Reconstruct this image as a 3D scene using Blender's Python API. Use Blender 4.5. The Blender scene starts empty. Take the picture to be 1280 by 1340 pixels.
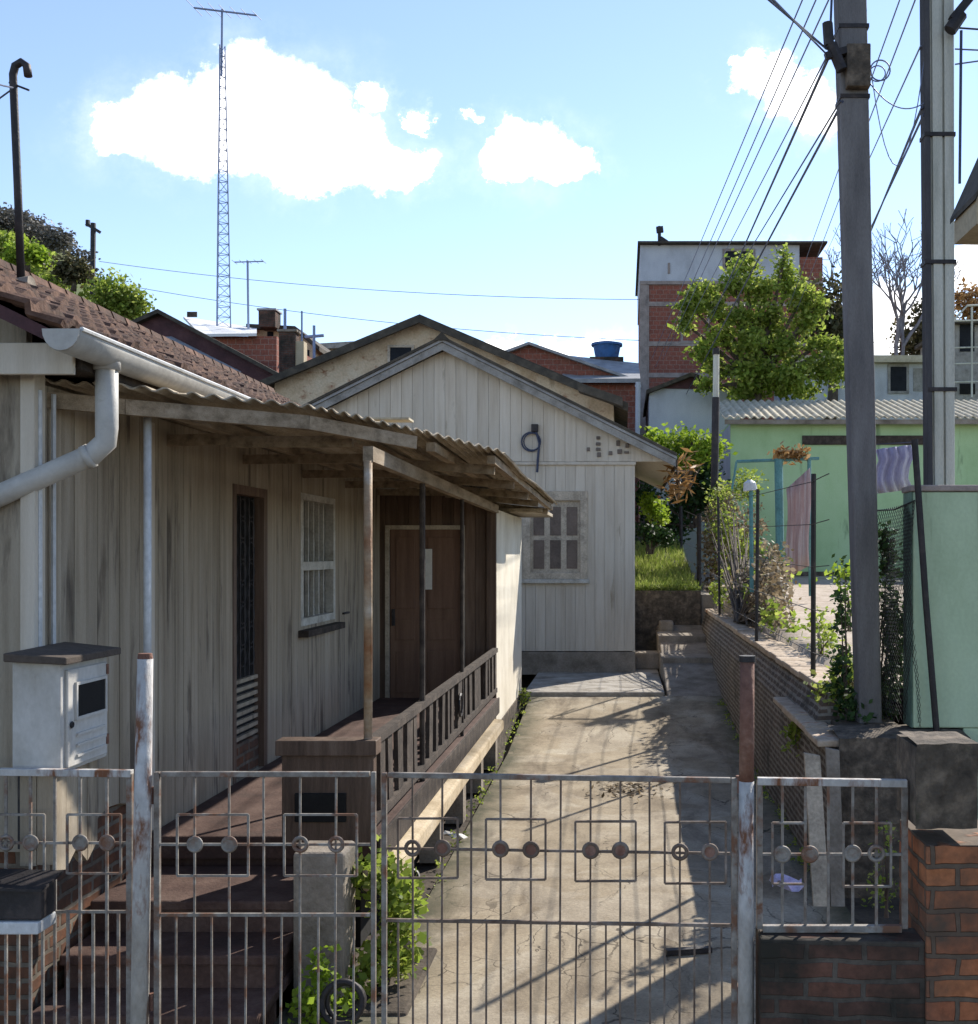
import bpy, math, random
from mathutils import Vector, Matrix
rnd = random.Random(11)
F, CX, CY, CZ = 1500.0, 815.0, 725.0, 2.4       # focal length in photo pixels, principal point, eye height
def P(px, py, d): return Vector(((px-CX)*d/F, d, CZ-(py-CY)*d/F))
def PX(px, d): return (px-CX)*d/F
def PZ(py, d): return CZ-(py-CY)*d/F
col = bpy.context.scene.collection
WL = {}
# ---------------------------------------------------------------- mesh helper
class MB:
    def __init__(s): s.v = []; s.f = []
    def poly(s, *pts):
        n = len(s.v); s.v += [tuple(p) for p in pts]; s.f.append(tuple(range(n, n+len(pts))))
    def hexa(s, p):                     # 8 corners: bottom 4 (ccw from above), top 4
        n = len(s.v); s.v += [tuple(q) for q in p]
        for a in ((3,2,1,0),(4,5,6,7),(0,1,5,4),(1,2,6,5),(2,3,7,6),(3,0,4,7)): s.f.append(tuple(n+i for i in a))
    def box(s, x0, y0, z0, x1, y1, z1):
        x0,x1 = sorted((x0,x1)); y0,y1 = sorted((y0,y1)); z0,z1 = sorted((z0,z1))
        s.hexa([(x0,y0,z0),(x1,y0,z0),(x1,y1,z0),(x0,y1,z0),(x0,y0,z1),(x1,y0,z1),(x1,y1,z1),(x0,y1,z1)])
    def prism(s, poly, vec):            # planar polygon extruded by vec
        n = len(s.v); k = len(poly); vec = Vector(vec)
        s.v += [tuple(p) for p in poly] + [tuple(Vector(p)+vec) for p in poly]
        s.f.append(tuple(range(n, n+k))); s.f.append(tuple(range(n+2*k-1, n+k-1, -1)))
        for i in range(k):
            j = (i+1) % k; s.f.append((n+j, n+i, n+k+i, n+k+j))
    def bar(s, a, b, w, h=None, up=(0,0,1)):
        a = Vector(a); b = Vector(b); h = h or w; t = (b-a).normalized(); up = Vector(up)
        if abs(t.dot(up)) > .99: up = Vector((0,1,0))
        sx = t.cross(up).normalized()*w/2; sz = sx.cross(t).normalized()*h/2
        s.hexa([a-sx-sz, a+sx-sz, b+sx-sz, b-sx-sz, a-sx+sz, a+sx+sz, b+sx+sz, b-sx+sz])
    def tube(s, pts, r, n=8, cap=True):
        pts = [Vector(p) for p in pts]; k = len(pts); rs = r if isinstance(r, (list, tuple)) else [r]*k
        n0 = len(s.v); prev = None
        for i, p in enumerate(pts):
            t = (pts[min(i+1,k-1)]-pts[max(i-1,0)]).normalized()
            if prev is None:
                u = t.cross(Vector((0,0,1)))
                if u.length < .1: u = t.cross(Vector((0,1,0)))
            else: u = prev - t*prev.dot(t)
            u.normalize(); prev = u; w = t.cross(u)
            for j in range(n):
                a = 2*math.pi*j/n + math.pi/4
                s.v.append(tuple(p + (u*math.cos(a)+w*math.sin(a))*rs[i]))
        for i in range(k-1):
            for j in range(n):
                q = (j+1) % n
                s.f.append((n0+i*n+j, n0+i*n+q, n0+(i+1)*n+q, n0+(i+1)*n+j))
        if cap:
            s.f.append(tuple(range(n0+n-1, n0-1, -1))); s.f.append(tuple(range(n0+(k-1)*n, n0+k*n)))
    def ring(s, c, ax, R, r, n=16, m=6):
        c = Vector(c); ax = Vector(ax).normalized(); u = ax.orthogonal().normalized(); w = ax.cross(u); n0 = len(s.v)
        for i in range(n):
            a = 2*math.pi*i/n; d = u*math.cos(a)+w*math.sin(a)
            for j in range(m):
                b = 2*math.pi*j/m; s.v.append(tuple(c + d*(R+r*math.cos(b)) + ax*r*math.sin(b)))
        for i in range(n):
            for j in range(m):
                s.f.append((n0+i*m+j, n0+((i+1)%n)*m+j, n0+((i+1)%n)*m+(j+1)%m, n0+i*m+(j+1)%m))
    def grid(s, fn, us, vs):
        n0 = len(s.v); k = len(vs)
        for u in us:
            for v in vs: s.v.append(tuple(fn(u, v)))
        for i in range(len(us)-1):
            for j in range(k-1): s.f.append((n0+i*k+j, n0+(i+1)*k+j, n0+(i+1)*k+j+1, n0+i*k+j+1))
    def build(s, name, m, parent=None, smooth=False, bevel=0, solid=0):
        me = bpy.data.meshes.new(name)
        if parent is not None: off = WL[parent.name]
        else:
            xs=[v[0] for v in s.v]; ys=[v[1] for v in s.v]; zs=[v[2] for v in s.v]
            off = Vector(((min(xs)+max(xs))/2, (min(ys)+max(ys))/2, min(zs)))
        me.from_pydata([tuple(Vector(v)-off) for v in s.v], [], s.f); me.validate(); me.update()
        if smooth: me.polygons.foreach_set('use_smooth', [True]*len(me.polygons))
        me.materials.append(m)
        o = bpy.data.objects.new(name, me); col.objects.link(o); WL[o.name] = off
        if parent is not None: o.parent = parent
        else: o.location = off
        if solid:
            q = o.modifiers.new('solid', 'SOLIDIFY'); q.thickness = solid; q.offset = 0
        if bevel:
            q = o.modifiers.new('bevel', 'BEVEL'); q.width = bevel; q.segments = 2; q.limit_method = 'ANGLE'
        return o
def tag(o, label, cat, group=None, kind=None):
    if label: o['label'] = label
    if cat: o['category'] = cat
    if group: o['group'] = group
    if kind: o['kind'] = kind
    return o
def thing(name, loc, label, cat, group=None):
    o = bpy.data.objects.new(name, None); o.empty_display_size = .1; col.objects.link(o)
    o.location = loc; WL[o.name] = Vector(loc)
    return tag(o, label, cat, group)
def struct(o): o['kind'] = 'structure'; return o
def boxo(name, m, parent, *b, bevel=.006):
    mb = MB(); mb.box(*b); return mb.build(name, m, parent, bevel=bevel)
# ---------------------------------------------------------------- materials
def ramp(nt, fac, stops):
    r = nt.nodes.new('ShaderNodeValToRGB'); e = r.color_ramp.elements
    while len(e) < len(stops): e.new(.5)
    for q, (p, c) in zip(e, stops): q.position = p; q.color = (*c, 1) if len(c) == 3 else c
    nt.links.new(fac, r.inputs[0]); return r.outputs[0]
def mixc(nt, a, b, fac, mode='MIX'):
    n = nt.nodes.new('ShaderNodeMix'); n.data_type = 'RGBA'; n.blend_type = mode
    for sock, val in ((n.inputs[0], fac), (n.inputs[6], a), (n.inputs[7], b)):
        if hasattr(val, 'node'): nt.links.new(val, sock)
        elif isinstance(val, (int, float)): sock.default_value = val
        else: sock.default_value = (*val, 1)
    return n.outputs[2]
def noise(nt, vec, scale, detail=6, rough=.6, dist=0):
    n = nt.nodes.new('ShaderNodeTexNoise'); n.inputs['Scale'].default_value = scale
    n.inputs['Detail'].default_value = detail; n.inputs['Roughness'].default_value = rough
    n.inputs['Distortion'].default_value = dist
    nt.links.new(vec, n.inputs['Vector']); return n.outputs['Fac']
def mapped(nt, vec, sc):
    m = nt.nodes.new('ShaderNodeMapping'); m.inputs['Scale'].default_value = sc
    nt.links.new(vec, m.inputs['Vector']); return m.outputs[0]
def sc3(c, k): return tuple(min(1, x*k) for x in c)
def base_mat(name):
    m = bpy.data.materials.new(name); m.use_nodes = True; nt = m.node_tree
    b = nt.nodes['Principled BSDF']; tc = nt.nodes.new('ShaderNodeTexCoord')
    return m, nt, b, tc.outputs['Object']
def M(name, base, dark=None, light=None, scale=3, stretch=(1,1,1), rough=.85, bump=.25, bscale=40, island=0,
      spots=(), fine=.25, metallic=0, spec=.3):
    m, nt, b, oc = base_mat(name)
    dark = dark or sc3(base, .6); light = light or sc3(base, 1.25)
    if island:
        gi = nt.nodes.new('ShaderNodeNewGeometry'); of = nt.nodes.new('ShaderNodeVectorMath'); of.operation = 'MULTIPLY_ADD'
        of.inputs[1].default_value = (31, 17, 43); nt.links.new(gi.outputs['Random Per Island'], of.inputs[0]); nt.links.new(oc, of.inputs[2]); oc = of.outputs[0]
    v = mapped(nt, oc, stretch)
    c = ramp(nt, noise(nt, v, scale, 8, .65), [(.3, dark), (.5, base), (.7, light)])
    f2 = noise(nt, mapped(nt, oc, tuple(x**.5 if x < 1 else x for x in stretch)), bscale, 4, .6)
    g = ramp(nt, f2, [(.25, (1-fine,)*3), (.75, (1+fine*.4,)*3)])
    c = mixc(nt, c, g, 1.0, 'MULTIPLY')
    for (sc, thr, ss, st) in spots:
        k = ramp(nt, noise(nt, mapped(nt, oc, st), ss, 7, .65, .3), [(thr, (0,0,0)), (min(1, thr+.1), (1,1,1))])
        c = mixc(nt, c, sc, k)
    if island:
        g = nt.nodes.new('ShaderNodeNewGeometry')
        h = nt.nodes.new('ShaderNodeMapRange'); h.inputs[3].default_value = 1-island; h.inputs[4].default_value = 1+island
        nt.links.new(g.outputs['Random Per Island'], h.inputs[0])
        hs = nt.nodes.new('ShaderNodeHueSaturation'); nt.links.new(h.outputs[0], hs.inputs['Value'])
        nt.links.new(c, hs.inputs['Color']); c = hs.outputs[0]
    nt.links.new(c, b.inputs['Base Color'])
    b.inputs['Roughness'].default_value = rough; b.inputs['Metallic'].default_value = metallic
    b.inputs['Specular IOR Level'].default_value = spec
    if bump:
        n = nt.nodes.new('ShaderNodeBump'); n.inputs['Strength'].default_value = bump; n.inputs['Distance'].default_value = .02
        nt.links.new(f2, n.inputs['Height']); nt.links.new(n.outputs[0], b.inputs['Normal'])
    return m
def brick_mat(name, c1, c2, mortar, w=.24, h=.075, ms=.012, stain=None, thr=.55, bump=.6):
    m, nt, b, oc = base_mat(name)
    s = nt.nodes.new('ShaderNodeSeparateXYZ'); nt.links.new(oc, s.inputs[0])
    a = nt.nodes.new('ShaderNodeMath'); a.operation = 'ADD'; nt.links.new(s.outputs[0], a.inputs[0]); nt.links.new(s.outputs[1], a.inputs[1])
    cb = nt.nodes.new('ShaderNodeCombineXYZ'); nt.links.new(a.outputs[0], cb.inputs[0]); nt.links.new(s.outputs[2], cb.inputs[1])
    nz = nt.nodes.new('ShaderNodeTexNoise'); nz.inputs['Scale'].default_value = 6; nt.links.new(oc, nz.inputs['Vector'])
    ad = nt.nodes.new('ShaderNodeVectorMath'); ad.operation = 'MULTIPLY_ADD'; ad.inputs[1].default_value = (.035, .03, 0)
    nt.links.new(nz.outputs['Color'], ad.inputs[0]); nt.links.new(cb.outputs[0], ad.inputs[2])
    br = nt.nodes.new('ShaderNodeTexBrick'); nt.links.new(ad.outputs[0], br.inputs['Vector'])
    br.inputs['Scale'].default_value = 1; br.inputs['Brick Width'].default_value = w; br.inputs['Row Height'].default_value = h
    br.inputs['Mortar Size'].default_value = ms; br.inputs['Color1'].default_value = (*c1,1); br.inputs['Color2'].default_value = (*c2,1)
    br.inputs['Mortar'].default_value = (*mortar,1); br.inputs['Mortar Smooth'].default_value = .3
    g = ramp(nt, noise(nt, oc, 14, 6, .7), [(.3, (.55,)*3), (.7, (1.15,)*3)])
    c = mixc(nt, br.outputs[0], g, 1.0, 'MULTIPLY')
    if stain:
        c = mixc(nt, c, stain, ramp(nt, noise(nt, oc, 2.2, 7, .65), [(thr-.12, (0,0,0)), (thr+.1, (1,1,1))]))
    nt.links.new(c, b.inputs['Base Color']); b.inputs['Roughness'].default_value = .9; b.inputs['Specular IOR Level'].default_value = .2
    n = nt.nodes.new('ShaderNodeBump'); n.inputs['Strength'].default_value = bump; n.inputs['Distance'].default_value = .015
    iv = nt.nodes.new('ShaderNodeMath'); iv.operation = 'SUBTRACT'; iv.inputs[0].default_value = 1
    nt.links.new(br.outputs['Fac'], iv.inputs[1])
    nt.links.new(iv.outputs[0], n.inputs['Height']); nt.links.new(n.outputs[0], b.inputs['Normal'])
    return m
def leaf_mat(name, a, b_, c_, trans=.45):
    m, nt, b, oc = base_mat(name)
    g = nt.nodes.new('ShaderNodeNewGeometry')
    big = ramp(nt, noise(nt, oc, 1.1, 3), [(.35, (.7,)*3), (.65, (1.2,)*3)])
    c = ramp(nt, g.outputs['Random Per Island'], [(0, a), (.5, b_), (1, c_)])
    c = mixc(nt, c, big, 1.0, 'MULTIPLY')
    nt.links.new(c, b.inputs['Base Color']); b.inputs['Roughness'].default_value = .6; b.inputs['Specular IOR Level'].default_value = .25
    t = nt.nodes.new('ShaderNodeBsdfTranslucent'); nt.links.new(c, t.inputs[0])
    mx = nt.nodes.new('ShaderNodeMixShader'); mx.inputs[0].default_value = trans
    nt.links.new(b.outputs[0], mx.inputs[1]); nt.links.new(t.outputs[0], mx.inputs[2])
    nt.links.new(mx.outputs[0], nt.nodes['Material Output'].inputs[0])
    return m
VST = (7, 7, .45)
m_wood_grey = M('weathered grey boards', (.34,.282,.205), (.225,.18,.125), (.42,.36,.275), 1.6, VST, .92, .3, 50, .09, [((.12,.095,.07), .555, 1.3, (3,3,.5)), ((.44,.42,.38), .68, 2.2, (2,2,.5))], .16)
m_wood_white = M('old white boards', (.57,.50,.40), (.47,.40,.31), (.63,.565,.47), 1.5, VST, .85, .2, 50, .06, [((.30,.245,.175), .64, 1.2, (3,3,.5))], .1)
m_strip = M('lime washed wall', (.66,.60,.48), (.5,.44,.34), (.74,.69,.58), 2, (1,1,.6), .9, .2, 50, 0, [((.3,.26,.2), .66, 2.5, (2,2,1))], .12)
m_brown_wood = M('brown boards', (.13,.082,.055), (.07,.044,.03), (.19,.13,.092), 2.5, VST, .7, .3, 60, .2)
m_door_brown = M('brown door paint', (.19,.105,.066), (.13,.07,.045), (.235,.14,.09), 2, VST, .55, .15, 60)
m_dark_wood = M('dark rotten wood', (.06,.046,.036), (.03,.023,.018), (.11,.085,.065), 3, (3,3,3), .9, .4, 40, .2)
m_beam_wood = M('grey rafters', (.27,.205,.135), (.13,.095,.06), (.38,.30,.21), 3, (5,1,5), .9, .3, 40, .2)
m_frame_beige = M('beige door frame', (.48,.40,.30), None, None, 5, (1,1,1), .7)
m_pale_paint = M('pale sash paint', (.5,.47,.40), (.3,.27,.22), (.58,.56,.5), 6, (1,1,1), .7)
m_tile = M('red brown roof tiles', (.095,.048,.03), (.035,.022,.015), (.18,.1,.065), 5, (1,1,1), .9, .5, 30, .3, [((.05,.045,.035), .62, 2, (1,1,1))])
m_corr = M('fibre cement sheet', (.38,.315,.225), (.2,.155,.105), (.48,.42,.33), 2.2, (2,.8,1), .95, .3, 40, 0, [((.12,.09,.06), .6, 2.5, (2.5,.6,1))])
m_corr2 = M('pale roof sheet', (.50,.44,.31), (.32,.27,.19), (.6,.54,.42), 3, (1,1,1), .9, .2)
m_pvc = M('grey gutter metal', (.42,.40,.36), (.3,.28,.25), (.5,.48,.44), 3, (1,1,1), .5, .1, 30, 0, [((.26,.21,.15), .68, 4, (1,1,1))], .1)
m_pipe_white = M('white pipe', (.55,.55,.54), (.4,.4,.38), (.62,.62,.6), 4, (1,1,.4), .45, .05)
m_rust_white = M('peeling white paint and rust', (.48,.46,.43), (.36,.33,.29), (.58,.56,.53), 6, (1,1,.4), .75, .4, 30, 0, [((.17,.07,.032), .5, 5, (1.4,1.4,.45)), ((.07,.035,.02), .63, 9, (1,1,.5))])
m_rust_orange = M('orange rusty pipe', (.36,.25,.15), (.24,.1,.04), (.5,.45,.38), 2.5, (1,1,1.2), .75, .3, 30)
m_rust = M('rust', (.2,.10,.07), (.11,.05,.035), (.34,.22,.17), 6, (1,1,1), .85, .4)
m_gate = M('worn grey gate paint', (.23,.205,.175), (.12,.085,.065), (.33,.305,.27), 9, (1,1,1), .65, .2, 40, 0, [((.17,.085,.05), .51, 6, (1,1,1))])
m_gate_dark = M('rusty gate iron', (.16,.115,.085), (.08,.05,.035), (.27,.23,.2), 9, (1,1,1), .75, .2, 40)
m_iron_dark = M('dark iron', (.03,.026,.026), None, (.07,.055,.05), 6, (1,1,1), .6, .2)
m_cream_beam = M('cream stained beam', (.5,.4,.26), (.33,.25,.15), (.6,.5,.36), 3, (1,1,1), .9, .3, 40, 0, [((.16,.12,.08), .66, 3, (1,1,1))])
m_red_step = M('dark red cement steps', (.085,.047,.036), (.05,.031,.025), (.14,.09,.07), 3, (1,1,1), .8, .3)
m_stone = M('grey brown concrete', (.25,.21,.165), (.14,.115,.085), (.33,.29,.24), 3, (1,1,1), .95, .4)
m_brick_plinth = brick_mat('plinth bricks', (.22,.09,.045), (.13,.06,.035), (.2,.17,.13), .24, .08, .014, (.06,.045,.035), .55)
m_brick_orange = brick_mat('orange bricks', (.50,.19,.08), (.34,.12,.06), (.15,.115,.085), .22, .095, .012, (.10,.07,.05), .55, .9)
m_brick_dark = brick_mat('dark sooty bricks', (.16,.075,.05), (.10,.055,.042), (.12,.1,.08), .23, .08, .012, (.03,.027,.021), .5)
m_brick_grey = brick_mat('grey lean bricks', (.15,.11,.085), (.1,.078,.064), (.27,.24,.2), .22, .055, .014, (.05,.045,.035), .62)
m_brick_red = brick_mat('red hollow bricks', (.30,.105,.07), (.24,.085,.06), (.29,.2,.16), .3, .2, .012, (.2,.09,.065), .64, .3)
m_brick_pale = M('flaking beige plaster', (.63,.49,.33), (.46,.33,.2), (.68,.57,.41), 2, (1,1,1), .95, .4, 20, 0, [((.30,.15,.085), .57, 3.0, (1,1,1.8)), ((.3,.22,.14), .62, 1.2, (1,1,.5))])
m_concrete_frame = M('concrete frame', (.3,.25,.22), None, None, 3, (1,1,1), .9)
m_white_plaster = M('white grey plaster', (.50,.52,.55), (.4,.41,.43), (.56,.58,.6), 1.2, (1,1,.5), .9, .1)
m_maroon = M('maroon sheet', (.075,.03,.032), (.045,.02,.022), (.11,.05,.05), 3, (1,1,1), .7)
m_grey_roof = M('grey sheet roof', (.3,.3,.3), (.2,.2,.2), (.4,.4,.4), 2, (1,1,1), .7)
m_white_roof = M('white sheet roof', (.75,.74,.7), (.65,.63,.6), (.8,.8,.78), 2, (1,1,1), .7)
m_dark_roof = M('dark mossy roof edge', (.07,.06,.045), (.04,.035,.03), (.12,.1,.075), 4, (1,1,1), .9)
m_grey_trim = M('grey roof trim', (.3,.285,.26), (.17,.16,.14), (.38,.37,.34), 4, (1,1,1), .85)
m_green = M('pale green paint', (.45,.56,.37), (.36,.46,.29), (.5,.61,.42), 1.2, (1,1,.6), .8, .1, 40, 0, [((.24,.31,.2), .58, 1.5, (3,3,.3)), ((.13,.15,.1), .68, 2.2, (3,3,.5)), ((.48,.5,.42), .68, 3, (1,1,1))], .1)
m_green_mid = M('mid green paint', (.42,.58,.30), (.33,.48,.23), (.47,.62,.35), 1.0, (1,1,.6), .8, .1, 40, 0, [((.2,.29,.15), .6, 1.2, (2,2,.3)), ((.4,.45,.36), .7, 2, (1,1,1))], .1)
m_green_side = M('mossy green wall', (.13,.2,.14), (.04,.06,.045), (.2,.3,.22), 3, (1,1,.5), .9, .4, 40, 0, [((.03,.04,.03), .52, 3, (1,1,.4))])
m_moss = M('black mossy concrete', (.10,.08,.06), (.04,.033,.026), (.21,.165,.12), 9, (1,1,1), .95, .6, 30, 0, [((.03,.045,.02), .63, 3, (1,1,1))])
m_coping = M('cream coping', (.45,.35,.25), (.28,.2,.13), (.55,.46,.36), 4, (1,1,1), .9, .4, 40, 0, [((.35,.14,.06), .6, 4, (1,1,1)), ((.1,.08,.06), .66, 5, (1,1,1))])
m_pole = M('concrete pole', (.165,.155,.15), (.105,.1,.1), (.225,.215,.21), 2, (3,3,.5), .9, .25, 50)
m_pole_pale = M('pale concrete pole', (.52,.51,.43), (.34,.34,.28), (.62,.61,.53), 2, (4,4,.4), .9, .25, 50)
m_pole_dark = M('concrete in painted shade', (.07,.068,.072), (.04,.04,.04), (.11,.105,.105), 3, (3,3,.4), .9, .25, 50)  # dark copy of the pole concrete, shade put into the colour
m_cable = M('black cable', (.05,.06,.1), None, None, 3, (1,1,1), .6, 0)
m_cable_thin = M('grey cable', (.16,.19,.28), None, None, 3, (1,1,1), .6, 0)
m_lattice = M('blue grey lattice steel', (.24,.3,.44), (.19,.23,.34), (.3,.36,.5), 3, (1,1,1), .5, 0)
m_blue = M('blue plastic', (.035,.12,.3), None, None, 3, (1,1,1), .5, .05)
m_glass = M('dark window glass', (.02,.022,.026), None, None, 3, (1,1,1), .4, 0, spec=.04)
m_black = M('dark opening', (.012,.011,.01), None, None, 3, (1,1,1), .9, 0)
m_meter = M('meter box paint', (.5,.48,.44), (.36,.33,.28), (.56,.54,.5), 3, (1,1,.5), .7, .1, 40, 0, [((.22,.17,.12), .67, 3, (1,1,.5))], .12)
m_cap = M('brown box lid', (.09,.07,.055), None, None, 4, (1,1,1), .9)
m_paper = M('paper', (.72,.7,.64), None, None, 2, (1,1,1), .8, 0, fine=.05)
m_lavender = M('lavender cloth', (.42,.40,.58), (.33,.32,.46), (.6,.58,.68), 5, (3,3,.5), .9, .2)
m_pinkcloth = M('pink striped cloth', (.44,.29,.26), (.33,.2,.18), (.58,.5,.47), 2.5, (6,6,.3), .9, .2)
m_teal = M('teal paint', (.1,.24,.24), (.06,.15,.15), (.15,.32,.32), 4, (1,1,1), .7, .2)
m_cyan = M('turquoise plastic', (.05,.34,.36), None, None, 4, (1,1,1), .5, .1)
m_tan = M('tan eave', (.46,.38,.25), (.39,.31,.2), (.5,.42,.29), 2, (1,1,1), .85, .1)
m_bark = M('bark', (.11,.085,.065), (.06,.045,.035), (.16,.13,.1), 4, (3,3,.7), .95, .5)
m_bark_grey = M('grey twigs', (.21,.2,.21), None, None, 4, (1,1,1), .95, 0)
m_leaf = leaf_mat('bright leaves', (.14,.21,.03), (.27,.35,.05), (.42,.46,.12), .55)
m_leaf_yel = leaf_mat('yellow green leaves', (.18,.28,.02), (.28,.4,.035), (.38,.48,.07), .5)
m_leaf_dark = leaf_mat('dark leaves', (.02,.045,.012), (.035,.075,.02), (.06,.11,.03), .3)
m_leaf_olive = leaf_mat('olive scrub', (.05,.05,.02), (.09,.085,.035), (.14,.12,.06), .3)
m_leaf_grey = leaf_mat('grey scrub', (.09,.085,.075), (.14,.13,.11), (.19,.18,.15), .2)
m_leaf_dry = leaf_mat('dry vine', (.11,.085,.045), (.2,.15,.09), (.34,.28,.19), .4)
m_leaf_orange = leaf_mat('dry orange leaves', (.2,.1,.03), (.36,.2,.07), (.48,.32,.16), .3)
m_grass = leaf_mat('grass blades', (.14,.20,.03), (.22,.29,.05), (.36,.38,.13), .45)
m_dirt = M('pale dirt', (.42,.34,.26), (.27,.21,.15), (.52,.44,.36), 2.5, (1,1,1), .95, .4, 20, 0, [((.14,.15,.07), .62, 1.6, (1,1,1))])
m_soil = M('dark soil', (.07,.055,.04), (.035,.028,.022), (.12,.095,.07), 4, (1,1,1), .95, .6, 25)
m_hillside = M('grassy hillside', (.09,.11,.04), (.05,.06,.025), (.14,.15,.06), .2, (1,1,1), .95, .3, 3)
m_patio = M('pale cement', (.33,.30,.255), (.19,.165,.13), (.47,.435,.38), 2.6, (1,1,1), .9, .4, 35, 0, [((.13,.11,.085), .57, 1.8, (1,1.6,1)), ((.09,.085,.055), .66, 5, (1,1,1))], .22)
def mapr(nt, v, a, b_):
    n = nt.nodes.new('ShaderNodeMapRange'); n.inputs[1].default_value = a; n.inputs[2].default_value = b_; nt.links.new(v, n.inputs[0]); return n.outputs[0]
def absn(nt, v):
    n = nt.nodes.new('ShaderNodeMath'); n.operation = 'ABSOLUTE'; nt.links.new(v, n.inputs[0]); return n.outputs[0]
def shift(nt, v, k):
    n = nt.nodes.new('ShaderNodeMath'); n.operation = 'ADD'; n.inputs[1].default_value = k; nt.links.new(v, n.inputs[0]); return n.outputs[0]
def concrete_drive():
    m, nt, b, oc = base_mat('worn driveway concrete')
    c = ramp(nt, noise(nt, oc, 1.1, 9, .68), [(.32, (.22,.18,.13)), (.5, (.36,.305,.225)), (.68, (.47,.415,.32))])
    f = noise(nt, oc, 45, 5, .65)
    c = mixc(nt, c, ramp(nt, f, [(.25, (.72,)*3), (.75, (1.15,)*3)]), 1.0, 'MULTIPLY')
    st = ramp(nt, noise(nt, mapped(nt, oc, (1.6,.45,1)), 1.5, 7, .65, .4), [(.5, (0,0,0)), (.68, (.8,.8,.8))])
    c = mixc(nt, c, (.115,.09,.065), st)
    w = nt.nodes.new('ShaderNodeTexNoise'); w.inputs['Scale'].default_value = 1.9; w.inputs['Detail'].default_value = 5; nt.links.new(oc, w.inputs['Vector'])
    ad = nt.nodes.new('ShaderNodeVectorMath'); ad.operation = 'MULTIPLY_ADD'; ad.inputs[1].default_value = (.75,.75,0)
    nt.links.new(w.outputs['Color'], ad.inputs[0]); nt.links.new(oc, ad.inputs[2])
    vo = nt.nodes.new('ShaderNodeTexVoronoi'); vo.feature = 'DISTANCE_TO_EDGE'; vo.inputs['Scale'].default_value = 1.35
    nt.links.new(mapped(nt, ad.outputs[0], (1.2,.75,0)), vo.inputs['Vector'])
    cr = ramp(nt, vo.outputs['Distance'], [(.002, (1,1,1)), (.008, (0,0,0))])
    cm = mixc(nt, cr, ramp(nt, noise(nt, oc, .9, 3), [(.42, (0,0,0)), (.56, (1,1,1))]), 1.0, 'MULTIPLY')
    c = mixc(nt, c, (.055,.045,.035), cm)
    vo2 = nt.nodes.new('ShaderNodeTexVoronoi'); vo2.feature = 'DISTANCE_TO_EDGE'; vo2.inputs['Scale'].default_value = 2.6
    nt.links.new(mapped(nt, ad.outputs[0], (1,.8,0)), vo2.inputs['Vector'])
    sy = nt.nodes.new('ShaderNodeSeparateXYZ'); nt.links.new(oc, sy.inputs[0])
    front = ramp(nt, mapr(nt, sy.outputs[1], -1.6, 3.2), [(.1, (1,1,1)), (.8, (0,0,0))])
    cm2 = mixc(nt, ramp(nt, vo2.outputs['Distance'], [(.006, (1,1,1)), (.02, (0,0,0))]), front, 1.0, 'MULTIPLY')
    cm2 = mixc(nt, cm2, ramp(nt, noise(nt, oc, 1.3, 4, .6), [(.45, (0,0,0)), (.58, (1,1,1))]), 1.0, 'MULTIPLY')
    c = mixc(nt, c, (.06,.048,.036), cm2)
    patch = ramp(nt, noise(nt, oc, .8, 4, .55, .6), [(.47, (0,0,0)), (.5, (1,1,1))])
    c = mixc(nt, c, mixc(nt, c, (.86,.83,.78), 1.0, 'MULTIPLY'), patch)
    edge = mapr(nt, absn(nt, shift(nt, sy.outputs[0], -.38)), 1.0, 1.5)
    en = nt.nodes.new('ShaderNodeMath'); en.operation = 'MULTIPLY'; nt.links.new(edge, en.inputs[0]); nt.links.new(noise(nt, oc, 3.5, 6, .7), en.inputs[1])
    c = mixc(nt, c, (.06,.06,.035), ramp(nt, en.outputs[0], [(.1, (0,0,0)), (.45, (.9,.9,.9))]))
    spk = ramp(nt, noise(nt, oc, 70, 2, .5), [(.66, (0,0,0)), (.72, (.7,.7,.7))])
    c = mixc(nt, c, (.1,.08,.06), spk)
    nt.links.new(c, b.inputs['Base Color']); b.inputs['Roughness'].default_value = .92; b.inputs['Specular IOR Level'].default_value = .2
    n = nt.nodes.new('ShaderNodeBump'); n.inputs['Strength'].default_value = .35; n.inputs['Distance'].default_value = .012
    nt.links.new(f, n.inputs['Height']); nt.links.new(n.outputs[0], b.inputs['Normal'])
    return m
m_drive = concrete_drive()
# ---------------------------------------------------------------- camera, sun, sky
cam = bpy.data.cameras.new('camera'); co = bpy.data.objects.new('camera', cam); col.objects.link(co)
co.location = (0,0,CZ); co.rotation_euler = (math.pi/2,0,0)
cam.sensor_fit = 'HORIZONTAL'; cam.sensor_width = 36; cam.lens = F/1280*36
cam.shift_x = (640-CX)/1280; cam.shift_y = (CY-670)/1280; cam.clip_end = 3000; cam.clip_start = .05
sc = bpy.context.scene; sc.camera = co
SUN = Vector((.78,1.2,1)).normalized()
sl = bpy.data.lights.new('sun', 'SUN'); sl.energy = 3.8; sl.angle = math.radians(.53); sl.color = (1,.94,.85)
so = bpy.data.objects.new('sun', sl); col.objects.link(so); so.rotation_euler = (-SUN).to_track_quat('-Z','Y').to_euler(); so.location = (10,10,30)
sc.view_settings.view_transform = 'Standard'; sc.view_settings.look = 'None'; sc.view_settings.gamma = 1
sc.view_settings.exposure = 1.08
w = bpy.data.worlds.new('World'); sc.world = w; w.use_nodes = True; nt = w.node_tree
bg = nt.nodes['Background']; sky = nt.nodes.new('ShaderNodeTexSky'); sky.sky_type = 'NISHITA'; sky.sun_disc = False
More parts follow.
